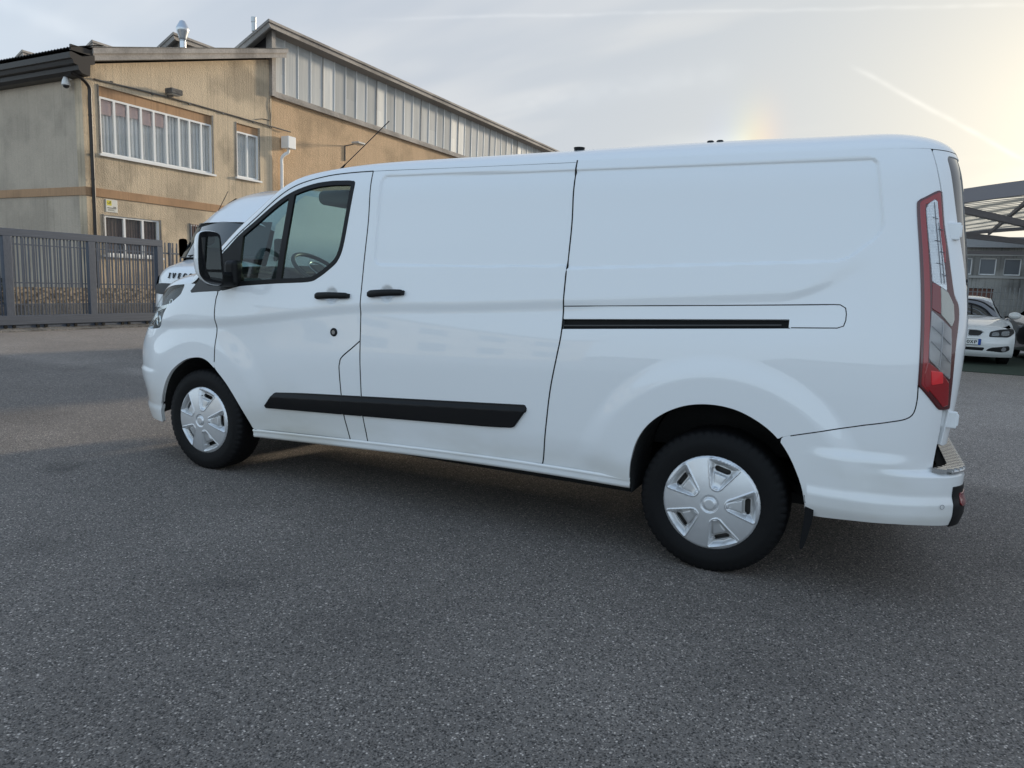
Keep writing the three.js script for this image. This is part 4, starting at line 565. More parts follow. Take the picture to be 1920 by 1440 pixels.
// rear doors, hinges, step, badge
{
  const edge = spline([[.6, -.886], [.86, -.9], [1.0, -.886], [1.09, -.878], [1.218, -.88], [1.278, -.872], [1.322, -.846], [1.441, -.825], [1.6, -.803], [1.73, -.791], [1.802, -.778], [1.9, -.762]]);
  const doorF = (s, y) => min(edge(y) - .004 - s, s + 1.735, 1.9 - y, y - .70); doorF.bounds = [-1.74, -.75, .69, 1.92];
  const winF = rpoly([[-.83, 1.885], [-1.68, 1.885], [-1.68, 1.22], [-.945, 1.22], [-.90, 1.43], [-.845, 1.7]], .03);
  for (const far of [0, 1]) {
    const d = pivot('rear_door', van), fx = g => far ? flipZ(g) : g;
    mesh('door_skin', fx(onSkin(minus(doorF, winF), { h: .014 })), M.paint, d);
    mesh('door_window', fx(onSkin(winF, { off: -.004, h: .03, flange: .01 })), phys([.015, .016, .017], .02, { clearcoat: 1, clearcoatRoughness: .01 }), d);
    for (const [y, s] of [[1.572, -.842], [.81, -.918]]) { const p = skin(s, y, .012, true), h = pivot('hinge', d); mesh('hinge_plate', fx(rbox(.07, .07, .024, .006, p[0] - .016, y, p[2] - .008)), M.paint, h); mesh('hinge_knuckle', fx(rbox(.022, .05, .02, .005, p[0] + .014, y, p[2] - .012)), M.paint, h); }
    if (!far) {
      const font = await new FontLoader().loadAsync('fonts/droid/droid_sans_bold.typeface.json'), g = new TextGeometry('TRANSIT', { font, size: .052, depth: .012, curveSegments: 3, bevelEnabled: false });
      g.rotateY(PI / 2); g.translate(0, .89, .66); const pos = g.attributes.position; for (let i = 0; i < pos.count; i++) pos.setX(i, .937 + pos.getX(i)); g.computeVertexNormals(); mesh('badge_letters', g, M.chrome, d, 'raised chrome letters low on the rear door');
    }
    const mm = (s, y) => min(doorF(s, y) - .004, .79 - y); mm.bounds = [-1.74, -.8, .6, .8]; 
  }
  const rg = (s, y) => min(edge(y) - s - .03, s + 1.75, .74 - y, y - .57); rg.bounds = [-1.75, -.85, .56, .76];
  const lower = onSkin(rg, { off: -.03, h: .02 }); mesh('door_sill_trim', [lower, flipZ(lower)], M.black, van);
  const step = pivot('rear_step', van), ribs = [];
  const top = (s, k) => { const o = side(s, .56), i = side(s, .66); return [-mix(i[0], o[0], k) , .598, mix(i[2], o[2], k)]; };
  const rows = []; for (let k = 0; k <= 50; k++) { const s = mix(-.868, -1.74, k / 50); rows.push([-.8, .25, .5, .75, 1].map(q => { const p = top(s, q * .98); return [p[0], p[1] - (q === 1 ? .006 : 0), p[2]]; })); }
  const tread = grid(rows); mesh('step_plate', [tread, flipZ(tread)], phys([.01, .01, .01], .9, { specularIntensity: .3 }), step);
  for (let k = 0; k < 26; k++) { const s = mix(-.85, -1.735, k / 25), a = top(s, .12), b = top(s, .95); ribs.push(beam([a[0], .602, a[2]], [b[0], .602, b[2]], .02, .018)); }
  mesh('step_ridge', [...ribs, ...ribs.map(flipZ)], std([.62, .62, .62], .22, .85), step, 'bright ridged tread of the rear step');
  const lip = []; for (let k = 0; k <= 40; k++) { const s = mix(-.87, -1.74, k / 40), p = side(s, .57); lip.push([-p[0] - .004, .597, p[2] - .003]); } const lg = tube(lip, .007, 60, 8); mesh('step_edge', [lg, flipZ(lg)], std([.6, .6, .6], .25, .7), step);
  const bm = (s, y) => min(-.89 - s, s + 1.75, .53 - y, y - .36); bm.bounds = [-1.76, -.86, .35, .54]; const b2 = onSkin(bm, { off: .004, h: .03 }); mesh('bumper_centre', [b2, flipZ(b2)], M.black, van, 'black middle of the rear bumper');
  const rf = rpoly([[-.93, .5], [-1.12, .5], [-1.12, .45], [-.93, .45]], .01), r2 = onSkin(rf, { off: .008, h: .012 }); mesh('bumper_reflector', r2, phys([.2, .01, .012], .15, { clearcoat: 1 }), van); mesh('bumper_reflector', flipZ(r2), phys([.2, .01, .012], .15, { clearcoat: 1 }), van);
  { const p = skin(-.835, .455, .003), g = new THREE.TorusGeometry(.009, .0011, 6, 20); g.applyQuaternion(new THREE.Quaternion().setFromUnitVectors(V3(0, 0, 1), V3(.55, 0, .83))); mesh('parking_sensor', g.translate(...p), std([.3, .3, .3], .4), van); }
  const fb = flipZ(onSkin(both(shrink(bump, .0022), (s, y) => max(y < .592 ? .1 : -.1, -.87 - s < 0 ? .1 : -.1)), { h: .03 })); mesh('bumper_far_corner', fb, M.paint, van);
}
// mud flap
{ const pts = curve([[.385, .50], [.415, .50], [.437, .40], [.434, .32], [.412, .215], [.395, .215], [.402, .32], [.402, .40]], 4, true), g = prism(pts, .225).translate(0, 0, .765), gm = g; mesh('mud_flap', gm, M.rubber, van); mesh('mud_flap', flipZ(gm), M.rubber, van); }
// wheels
const treadTex = tex(512, (x, y) => { const v = (y % 512) / 512, u = x + 20 * sin(v * PI * 6); return (x % 32 < 5 || abs(v - .3) < .02 || abs(v - .5) < .02 || abs(v - .7) < .02) ? .1 : .8 + .2 * hash2(x, y, 3); });
function tyreGeo(R, W, rim) {
  const prof = [[rim - .012, -W * .36], [rim, -W * .43], [rim + .012, -W * .47], [rim + .03, -W * .485], [rim + .05, -W * .5], [rim + .066, -W * .5], [R - .052, -W * .49], [R - .036, -W * .475], [R - .024, -W * .455], [R - .012, -W * .43], [R - .004, -W * .385], [R - .001, -W * .3], [R, -W * .2]];
  const half = prof, all = [...half.map(p => [p[0], p[1]]), ...half.slice().reverse().map(p => [p[0], -p[1]])], n = 216, rows = [];
  for (let k = 0; k <= n; k++) { const a = k / n * 2 * PI, r = all.map(([rr, z], i) => { let q = rr; const sh = abs(z) / W; if (sh > .37 && sh < .46 && k % 4 < 1) q -= .007; if (sh <= .37 && k % 6 < 1) q -= .002; return [cos(a) * q, sin(a) * q, z]; }); rows.push(r); }
  return grid(rows);
}
const hubcap = (() => {
  const pockets = [3, 75, 147, 219, 291].map(a => a * D2R), trap = rpoly([[.068, -.017], [.068, .017], [.187, .071], [.196, 0], [.187, -.071]], .012), tongue = rpoly([[.07, -.012], [.07, .012], [.138, .034], [.14, 0], [.138, -.034]], .007), slotP = rpoly([[.142, -.033], [.142, .033], [.168, .038], [.168, -.038]], .012);
  const loc = (x, y, a) => [x * cos(a) + y * sin(a), -x * sin(a) + y * cos(a)];
  const height = (x, y) => { const r = hypot(x, y); let z = .022 - .03 * r * r / .05 - .012 * sstep(.198, .222, r); for (const a of pockets) { const [p, q] = loc(x, y, a); if (p < .04) continue; const d = trap(p, q); z += .004 * sstep(-.006, -.001, d) * (1 - sstep(-.001, .004, d)); z -= .022 * sstep(0, p > .15 ? .024 : .016, d) * sstep(.06, .14, p + .04); const e = tongue(p, q); z += .013 * sstep(-.002, .008, e); } const c = r; z -= .006 * sstep(.026, .03, c) * (1 - sstep(.034, .04, c)); z += .004 * (1 - sstep(.02, .028, c)); return z; };
  const f = (x, y) => { let d = .2225 - hypot(x, y); for (const a of pockets) { const [p, q] = loc(x, y, a); if (p > .1) d = min(d, -slotP(p, q)); } return d; }; f.bounds = [-.224, .224, -.224, .224];
  return patch({ at: (a, b) => [a, b, height(a, b)], sdf: f, h: .0038, bevel: .0015, flange: .012 });
})();
const tyreMat = phys([.0055, .0055, .006], .62, { bumpMap: tex(256, (x, y) => .5 + .5 * fbm(x / 8, y / 8, 9, 4, 32), { repeat: 24 }), bumpScale: .0012, specularIntensity: .45 }), vanTyre = tyreGeo(.337, .215, .212);
for (const [u, near] of [[3.3, 1], [0, 1], [3.3, 0], [0, 0]]) {
  const w = pivot('wheel', van, [-u, .332, near ? .852 : -.852]); if (!near) w.rotation.y = PI; else w.rotation.z = u ? .02 : 0;
  mesh('tyre', vanTyre, tyreMat, w);
  mesh('rim', [new THREE.LatheGeometry([[.215, .085], [.19, .07], [.19, -.08], [.215, -.09]].map(p => new THREE.Vector2(...p)), 48).rotateX(PI / 2), new THREE.CylinderGeometry(.19, .19, .012, 40).rotateX(PI / 2).translate(0, 0, .045), new THREE.CylinderGeometry(.04, .05, .04, 24).rotateX(PI / 2).translate(0, 0, .062)], M.steel, w);
  const cap = mesh('hubcap', hubcap, M.silver, w); cap.position.z = .107; cap.scale.set(1.055, 1.055, 1);
  mesh('brake_drum', new THREE.CylinderGeometry(.15, .15, .06, 32).rotateX(PI / 2).translate(0, 0, -.02), std([.05, .035, .025], .8, .3), w);
}
// door mirror
{
  const mirrorOf = (parent) => {
    const m = pivot('door_mirror', parent), out = curve([[1.246, 1.30], [1.252, 1.40], [1.246, 1.50], [1.225, 1.535], [1.16, 1.545], [1.10, 1.535], [1.082, 1.50], [1.07, 1.38], [1.06, 1.27], [1.075, 1.232], [1.12, 1.222], [1.18, 1.232], [1.225, 1.262]], 5, true);
    const cx = 1.155, cy = 1.385, rows = [];
    for (const [x, k] of [[-2.965, .965], [-2.971, .995], [-2.98, .99], [-2.995, .95], [-3.012, .87], [-3.03, .74], [-3.045, .56], [-3.055, .3], [-3.058, .02]]) rows.push([...out, out[0]].map(([w, y]) => [x, cy + (y - cy) * k, cx + (w - cx) * k]));
    mesh('mirror_shell', grid(rows), M.paint, m, 'white outer shell of the mirror');
    const face = prism(out.map(([w, y]) => [(w - cx) * .975, (y - cy) * .975]), .02).rotateY(-PI / 2).translate(-2.962, cy, cx); mesh('mirror_bezel', face, M.gloss, m);
    const gl = (pts) => prism(pts.map(([w, y]) => [w - cx, y - cy]), .004).rotateY(-PI / 2).translate(-2.9575, cy, cx);
    const mm = std([.86, .88, .87], .015, 1);
    const g1 = mesh('mirror_glass', gl([[1.222, 1.50], [1.112, 1.515], [1.10, 1.50], [1.089, 1.32], [1.196, 1.317], [1.214, 1.40]]), mm, m), g2 = mesh('mirror_glass', gl([[1.188, 1.302], [1.084, 1.302], [1.075, 1.258], [1.09, 1.25], [1.165, 1.262]]), mm, m);
    mesh('mirror_arm', [rbox(.15, .09, .2, .03, -3.03, 1.262, 1.0), rbox(.1, .16, .08, .03, -2.99, 1.3, .965)], M.black, m);
    return m;
  };
  const m1 = mirrorOf(van); const m2 = pivot('door_mirror', van); for (const c of m1.children) mesh(c.name, flipZ(c.geometry), c.material, m2, c.userData.label);
}
// roof fittings and aerial
mesh('aerial', [tube([[-2.45, 1.955, .62], [-2.3, 2.09, .585], [-2.13, 2.245, .545]], .0028, 12, 6), new THREE.CylinderGeometry(.004, .011, .07, 10).rotateZ(-.85).translate(-2.43, 1.97, .615)], M.black, van);
mesh('roof_vent', [new THREE.CylinderGeometry(.03, .024, .022, 20).translate(-.87, 2.008, .6), new THREE.CylinderGeometry(.018, .026, .02, 20).translate(-.87, 1.99, .6)], M.black, van);
mesh('roof_mount', [-.145, -.19].map(x => rbox(.036, .03, .045, .012, x, 2.004, .6)), M.black, van);
// cab
{
  const fab = std([.03, .031, .033], .9), dashM = std([.022, .022, .023], .6);
  const dash = []; for (let k = 0; k <= 10; k++) { const w = mix(-.86, .86, k / 10), b = .03 * (1 - (w / .9) ** 2); dash.push([[-2.72, .95, w], [-2.76, 1.12, w], [-2.86, 1.22 + b, w], [-3.05, 1.26 + b, w], [-3.3, 1.25 + b, w], [-3.45, 1.2, w]]); }
  mesh('dashboard', [grid(dash), span(-3.2, -2.9, .6, 1.2, -.8, .8), rbox(.16, .1, .42, .04, -2.95, 1.3, .42)], dashM, van);
  const sw = pivot('steering_wheel', van, [-2.78, 1.335, .42]); sw.rotation.z = -.62; 
  mesh('wheel_rim', new THREE.TorusGeometry(.19, .014, 10, 48).rotateX(PI / 2), std([.03, .03, .03], .45), sw); mesh('wheel_spokes', [rbox(.08, .03, .36, .012), rbox(.2, .02, .06, .01, .08, 0, 0), rbox(.12, .04, .14, .02), new THREE.CylinderGeometry(.025, .03, .25, 12).translate(0, -.13, 0)], dashM, sw); mesh('wheel_trim', new THREE.TorusGeometry(.085, .006, 8, 30).rotateX(PI / 2).translate(0, .012, 0), std([.5, .5, .5], .3, .8), sw);
  for (const w of [.42, -.3]) { const s = pivot('seat', van); mesh('cushion', rbox(.52, .16, w > 0 ? .5 : .85, .06, -2.3, .78, w), fab, s); mesh('backrest', rbox(.15, .68, w > 0 ? .48 : .85, .06, 0, .34, 0).rotateZ(-.22).translate(-2.1, .82, w), fab, s); for (const d of w > 0 ? [0] : [-.2, .2]) mesh('headrest', rbox(.1, .2, .26, .05, -1.985, 1.6, w + d), fab, s); }
  mesh('bulkhead', prism([[-.9, .42], [.9, .42], [.9, 1.2], [.78, 1.82], [-.78, 1.82], [-.9, 1.2]], .03).rotateY(PI / 2).translate(-1.94, 0, 0), std([.25, .26, .27], .7), van);
  mesh('headliner', [span(-2.36, -1.92, 1.9, 1.915, -.74, .74), rbox(.26, .09, .5, .04, -2.46, 1.79, .42), rbox(.16, .012, .5, .005, -2.48, 1.83, -.4)], std([.3, .3, .29], .9), van);
  mesh('cab_floor', span(-3.4, -1.92, .46, .5, -.84, .84), dashM, van);
  mesh('rear_view_mirror', rbox(.03, .07, .22, .015, -2.62, 1.76, 0), M.black, van);
  mesh('far_door_trim', span(-3.1, -1.98, .5, 1.2, -.93, -.9), dashM, van); mesh('near_door_trim', span(-3.1, -1.98, .5, 1.2, .88, .91), dashM, van);
}
// road film along the lower body and brake dust in the hubcaps
{
  const film = M.paint.clone(); film.vertexColors = true;
  van.traverse(o => {
    if (!o.isMesh) return; const g = o.geometry, p = g.attributes.position, c = new Float32Array(p.count * 3);
    if (o.material === M.paint) { for (let i = 0; i < p.count; i++) { const x = p.getX(i), y = p.getY(i), n = fbm(x * 3 + 9, y * 7, 91, 4), a = (1 - sstep(.3, .72, y)) * (.25 + .9 * sstep(.35, .7, n)), w = max(Math.exp(-(((x - .62) / .3) ** 2)), Math.exp(-(((x + 2.55) / .3) ** 2))) * (1 - sstep(.3, .8, y)), d = clamp(.13 * a + .12 * w * n * 1.5 + .02 * (fbm(x * 1.3, y * 1.3, 95, 3) - .5)); c.set([1 - d * .9, 1 - d, 1 - d * 1.25], i * 3); } o.material = film; }
    else if (g === hubcap) { for (let i = 0; i < p.count; i++) { const x = p.getX(i), y = p.getY(i), z = p.getZ(i), r = hypot(x, y), plane = .022 - .6 * r * r, dep = sstep(.003, .016, plane - z) * sstep(.05, .09, r) * (1 - sstep(.196, .206, r)), d = .24 * dep + .08 * fbm(x * 40 + 9, y * 40, 97, 3); c.set([1 - d, 1 - d * 1.04, 1 - d * 1.1], i * 3); } }
    else return;
    g.setAttribute('color', new THREE.BufferAttribute(c, 3));
  });
  M.silver.vertexColors = false; const capM = M.silver.clone(); capM.vertexColors = true; van.traverse(o => { if (o.isMesh && o.geometry === hubcap) o.material = capM; });
}
// ---------- other vehicles ----------
const noseMat = { dark: std([.02, .02, .021], .5), lamp: phys([.3, .31, .32], .08, { metalness: .6, clearcoat: 1, clearcoatRoughness: .02 }), car: phys([.035, .036, .038], .3, { clearcoat: 1, clearcoatRoughness: .03 }), winGlass: phys([.02, .022, .024], .03, { clearcoat: 1, clearcoatRoughness: .01 }) };
// a shell drawn over a centre path of [z, y] with rounded plan and edges; sides hang from its rim
function shell(path, hw, o) {
  const P = curve(path, 5), rows = P.map(([z, y]) => { const r = [], f = 1 - sstep(o.fade[0], o.fade[1], -z), w = hw(z, y); for (let k = 0; k <= 28; k++) { const q = k / 14 - 1, e = abs(q); r.push([q * w * (1 - .02 * e), y - o.drop * pow(e, 5) * sstep(o.low, o.low + .25, y), z - o.round * f * pow(e, 3.2)]); } return r; });
  return { geo: grid(rows), rows };
}
function wheelOf(parent, x, z, r, w, capMat) { const g = pivot('wheel', parent, [x, r, z]); g.rotation.y = x > 0 ? PI / 2 : -PI / 2; mesh('tyre', new THREE.LatheGeometry([[r * .68, -w / 2], [r * .86, -w / 2], [r * .97, -w * .42], [r, -w * .3], [r, w * .3], [r * .97, w * .42], [r * .86, w / 2], [r * .68, w / 2]].map(p => new THREE.Vector2(...p)), 40).rotateX(PI / 2), M.rubber, g); const sp = [new THREE.TorusGeometry(r * .66, .02, 6, 32).translate(0, 0, w * .36)]; for (let k = 0; k < 10; k++) { const a = k * PI / 5; sp.push(beam([0, 0, w * .38], [cos(a) * r * .64, sin(a) * r * .64, w * .36], .03, .025)); } mesh('rim', sp, capMat, g); mesh('disc', new THREE.CylinderGeometry(r * .6, r * .6, .04, 24).rotateX(PI / 2), M.steel, g); }
function makeSaloon(name, label, pos, turn, paint, plate) {
  const c = thing(name, label, 'car', pos, turn, 'cars parked under the canopy'), hw = z => .9 - .05 * sstep(-3.6, -4.5, z), nz = (x, y) => spline([[.2, -.08], [.32, .0], [.45, .03], [.58, .01], [.68, -.03], [.76, -.11], [.84, -.3]])(y) - .34 * pow(abs(x) / .9, 3.2);
  const body = shell([[-.1, .18], [-.02, .26], [.02, .38], [.03, .48], [0, .6], [-.05, .7], [-.14, .775], [-.32, .835], [-.8, .925], [-1.35, .99]], hw, { fade: [.2, 1.3], round: .34, drop: .085, low: .62 }); mesh('bonnet_and_bumper', body.geo, paint, c);
  const edge = body.rows.map(r => r[0]), R = spline([[-4.5, .9], [-3.9, .985], [-2.5, .955], [-1.35, .9], [-.4, .76]]);
  const sr = []; for (let k = 0; k <= 40; k++) { const z = mix(-.36, -4.45, k / 40), top = max(.3, R(z)), w = hw(z), arch = q => { const d = min(abs(z + .88), abs(z + 3.6)); return d < .36 ? sqrt(max(0, .36 * .36 - d * d)) + .30 : .2; }; const yb = arch(); sr.push([[w * .95, yb], [w * 1.0, max(yb, .48)], [w * .985, mix(max(yb, .48), top, .6)], [w * .9, top + .01], [w * .7, top + .05]]); sr[k] = sr[k].map(p => [-p[0], p[1], z]); }
  const sg = grid(sr); mesh('body_side', sg, paint, c); mesh('body_side', sg.clone().scale(-1, 1, 1), paint, c); mesh('tail', [rbox(1.7, .62, .3, .12, 0, .62, -4.38), span(-.72, .72, .86, .97, -4.4, -3.7)], paint, c); mesh('underbody', span(-.78, .78, .2, .5, -4.3, -.45), M.dark, c);
  // cabin
  const st = [[-1.28, .97, .75], [-2.02, 1.37, .6], [-2.5, 1.42, .585], [-3.05, 1.4, .58], [-3.95, 1.0, .7]], cr = curve(st.map(p => [p[0], p[1]]), 4), cw = spline(st.map(p => [-p[0], p[2]]));
  const top = cr.map(([z, y]) => { const r = []; for (let k = 0; k <= 20; k++) { const q = k / 10 - 1; r.push([q * cw(-z), y - .045 * pow(abs(q), 4) + .0, z - .1 * q * q * (z > -2 ? 1 : 0)]); } return r; }), tg = grid(top); mesh('roof', tg, paint, c);
  const pane = (z0, z1, k) => { const r = []; for (let i = 0; i <= 10; i++) { const z = mix(z0, z1, i / 10), y = spline(cr.map(p => [-p[0], p[1]]))(-z), row = []; for (let j = 0; j <= 16; j++) { const q = (j / 8 - 1) * k; row.push([q * cw(-z), y - .045 * pow(abs(q), 4) + .012, z - .1 * q * q * (z > -2 ? 1 : 0) + (z > -2 ? .008 : -.008)]); } r.push(row); } return grid(r); };
  mesh('windscreen', pane(-1.33, -1.97, .93), noseMat.winGlass, c); mesh('rear_window', pane(-3.12, -3.85, .9), noseMat.winGlass, c);
  const side = []; for (let k = 0; k <= 16; k++) { const z = mix(-1.45, -3.8, k / 16), y = spline(cr.map(p => [-p[0], p[1]]))(-z) - .06, w = cw(-z); side.push([[.8, .96, z], [mix(.8, w, .9) + .01, max(.97, y), z]]); } const gg = grid(side); mesh('side_window', gg, noseMat.winGlass, c); mesh('side_window', gg.clone().scale(-1, 1, 1), noseMat.winGlass, c);
  const on = (pts, off, h = .012) => patch({ at: (x, y) => [x, y, nz(x, y) + off], sdf: Array.isArray(pts) ? rpoly(pts, .025) : pts, h, bevel: .004, flange: .02 }), pair = g => [g, g.clone().scale(-1, 1, 1)];
  for (const s of [1, -1]) {
    const f = g => s > 0 ? g : g.clone().scale(-1, 1, 1), k = pivot('grille', c); mesh('grille_ring', f(on([[.025, .60], [.025, .735], [.27, .725], [.3, .69], [.24, .605]], .012)), M.chrome, k); mesh('grille_slats', f(on([[.045, .615], [.045, .72], [.26, .71], [.28, .688], [.23, .62]], .016)), noseMat.dark, k);
    const l = pivot('headlight', c); mesh('bowl', f(on([[.4, .60], [.42, .70], [.6, .755], [.84, .765], [.86, .69], [.76, .605]], .004)), noseMat.dark, l); mesh('lens', f(on([[.44, .62], [.46, .69], [.56, .7], [.58, .63]], .009)), noseMat.lamp, l); mesh('lens', f(on([[.62, .63], [.62, .71], [.76, .73], [.76, .64]], .009)), noseMat.lamp, l);
    mesh('side_intake', f(on([[.36, .30], [.44, .37], [.78, .42], [.8, .34], [.7, .29]], .006)), noseMat.dark, c); mesh('fog_light', f(new THREE.CylinderGeometry(.045, .045, .03, 20).rotateX(PI / 2).translate(.68, .355, nz(.68, .355) + .012)), noseMat.lamp, c);
    const m = pivot('door_mirror', c); mesh('mirror_shell', f(new THREE.SphereGeometry(.11, 20, 14).scale(1.1, .72, .55).translate(1.0, 1.02, -1.6)), paint, m); mesh('mirror_foot', f(beam([.82, .98, -1.62], [.95, 1.0, -1.6], .05, .04)), M.black, m);
    wheelOf(c, s * .78, -.88, .315, .2, M.silver); wheelOf(c, s * .78, -3.6, .315, .2, M.silver);
  }
  mesh('lower_intake', on([[-.3, .28], [-.34, .37], [.34, .37], [.3, .28]], .006), noseMat.dark, c);
  mesh('emblem', new THREE.CylinderGeometry(.035, .035, .012, 20).rotateX(PI / 2 - .9).translate(0, .785, -.14), M.chrome, c);
  if (plate) { const cv = document.createElement('canvas'); cv.width = 512; cv.height = 128; const g = cv.getContext('2d'); g.fillStyle = '#e4e6e4'; g.fillRect(0, 0, 512, 128); g.fillStyle = '#1d4fa8'; g.fillRect(0, 0, 46, 128); g.fillRect(466, 0, 46, 128); g.fillStyle = '#17181a'; g.font = 'bold 104px sans-serif'; g.textAlign = 'right'; g.fillText(plate, 452, 102); const t = new THREE.CanvasTexture(cv); t.colorSpace = THREE.SRGBColorSpace; const p = pivot('number_plate', c, [0, .485, .055]); mesh('plate', rbox(.53, .125, .014, .005), M.black, p); mesh('print', new THREE.PlaneGeometry(.52, .112).translate(0, 0, .0085), std([1, 1, 1], .5, 0, { map: t }), p); }
  return c;
}
makeSaloon('saloon_car', 'white saloon car with twin grilles and a blue-edged plate, parked under the canopy', [9.3, 0, -14.75], -27 * D2R, M.paint, '0XP');
makeSaloon('saloon_car', 'dark grey car next to the white saloon, cut off by the right edge', [11.75, 0, -13.9], -20 * D2R, noseMat.car, null);
// tall white vans in front of the tan block
{
  const v = thing('high_roof_van', 'white high-roof van with black lettering on its nose, half hidden behind the big van', 'van', [-4.86, 0, -10.42], -30 * D2R), hw = (z, y) => 1.0 - .17 * sstep(1.3, 2.6, y) - .02 * sstep(.8, .3, y);
  const path = [[-.12, .3], [-.02, .4], [.03, .6], [.02, .8], [0, 1.0], [-.03, 1.15], [-.08, 1.28], [-.17, 1.37], [-.34, 1.44], [-.52, 1.5]], nz = spline([[.3, -.12], [.4, -.02], [.6, .03], [.8, .02], [1.0, 0], [1.15, -.03], [1.28, -.08], [1.37, -.17]]), at = (x, y, o = 0) => [x, y - .1 * pow(abs(x), 5) * sstep(1.1, 1.35, y), nz(y) - .32 * pow(abs(x) / hw(0, y), 3.2) + o];
  const b = shell(path, hw, { fade: [.1, 1.2], round: .32, drop: .1, low: 1.1 }); mesh('bonnet_and_bumper', b.geo, M.paint, v);
  const topPath = [[-.76, 2.07], [-.84, 2.13], [-1.04, 2.3], [-1.36, 2.5], [-1.75, 2.64], [-2.3, 2.72], [-4.5, 2.74], [-6.1, 2.72]], rt = shell(topPath, hw, { fade: [.9, 2.2], round: .2, drop: .16, low: 1.9 }); mesh('roof', rt.geo, M.paint, v);
  const ws = []; for (let i = 0; i <= 12; i++) { const t = i / 12, r = []; for (let j = 0; j <= 20; j++) { const q = j / 10 - 1; r.push([q * mix(.94, .84, t), mix(1.52, 2.08, t) - .05 * q * q * (1 - t) * 0, mix(-.5, -.77, t) - .2 * q * q]); } ws.push(r); } mesh('windscreen', grid(ws), phys([.03, .035, .036], .02, { clearcoat: 1, clearcoatRoughness: .01 }), v);
  const sd = []; for (let i = 0; i <= 44; i++) { const z = mix(-.34, -6.1, i / 44), yt = z > -.75 ? mix(1.2, 1.45, (-.34 - z) / .41) : z > -1.0 ? mix(1.45, 2.05, (-.75 - z) / .25) : min(2.55, 2.05 + (-1.0 - z) * .8), d = min(abs(z + 1.1), abs(z + 4.6)), yb = d < .4 ? sqrt(.16 - d * d) + .38 : .35; sd.push([0, .2, .5, .8, 1].map(t => { const y = mix(yb, yt, t); return [hw(z, y) - .02 + .03 * sin(PI * t), y, z]; })); } const sg = grid(sd); mesh('body_side', sg, M.paint, v); mesh('body_side', sg.clone().scale(-1, 1, 1), M.paint, v); mesh('tail', span(-.84, .84, .4, 2.5, -6.12, -6.05), M.paint, v); mesh('underbody', span(-.85, .85, .3, .7, -6, -.6), M.dark, v); mesh('cab_inside', span(-.8, .8, .7, 1.5, -6, -1.2), M.dark, v);
  const on = (pts, off, k = .03) => patch({ at: (x, y) => at(x, y, off), sdf: rpoly(pts, k), h: .02, bevel: .005, flange: .03 });
  mesh('upper_grille', on([[-.62, 1.12], [-.9, 1.08], [-.86, .98], [-.5, .96], [.5, .96], [.86, .98], [.9, 1.08], [.62, 1.12]], .008), noseMat.dark, v); mesh('lower_grille', on([[-.9, .62], [-.86, .76], [.86, .76], [.9, .62]], .012), noseMat.dark, v); mesh('bumper_guard', on([[-.95, .32], [-.95, .55], [.95, .55], [.95, .32]], .012), noseMat.dark, v);
  for (const s of [1, -1]) { const f = g => s > 0 ? g : g.clone().scale(-1, 1, 1); mesh('headlight', f(on([[.66, 1.1], [.7, 1.2], [.9, 1.28], [.97, 1.2], [.95, 1.08]], .008)), noseMat.lamp, v); const m = pivot('door_mirror', v); mesh('mirror_shell', f(rbox(.13, .3, .1, .04, 1.1, 1.68, -.85)), noseMat.dark, m); mesh('mirror_arm', f(beam([.9, 1.5, -.9], [1.14, 1.6, -.86], .05, .05)), noseMat.dark, m); wheelOf(v, s * .86, -1.1, .36, .22, M.steel); wheelOf(v, s * .86, -4.6, .36, .22, M.steel); }
  const font = await new FontLoader().loadAsync('fonts/droid/droid_sans_bold.typeface.json'), word = 'IVECO'; let x = -.335; for (const ch of word) { const g = new TextGeometry(ch, { font, size: .082, depth: .014, curveSegments: 4, bevelEnabled: false }); g.computeBoundingBox(); const w = g.boundingBox.max.x; g.rotateX(-.32); const p = at(x + w / 2, 1.2, .004); g.translate(x, p[1], p[2] - .004); mesh('letter', g, noseMat.dark, v); x += w + .06; }
  mesh('wiper', [beam([-.6, 1.55, -.58], [.1, 1.6, -.52], .015, .015), beam([0, 1.55, -.5], [.6, 1.6, -.58], .015, .015)], M.black, v); mesh('aerial', bar([-.45, 2.28, -1.03], [-.62, 2.62, -1.35], .006, 6), M.black, v); mesh('cowl', (() => { const r = []; for (let i = 0; i <= 2; i++) r.push([...Array(17)].map((_, j) => { const q = j / 8 - 1; return [q * .93, 1.512 + .012 * i, -.46 - .03 * i - .2 * q * q]; })); return grid(r); })(), M.black, v);
  const v2 = v.clone(); v2.name = numbered('high_roof_van'); scene.add(v2); v2.position.set(-1.25, 0, -11.6); v2.userData = { label: 'second white high-roof van, behind the big van and seen only through its cab windows', category: 'van' };
}
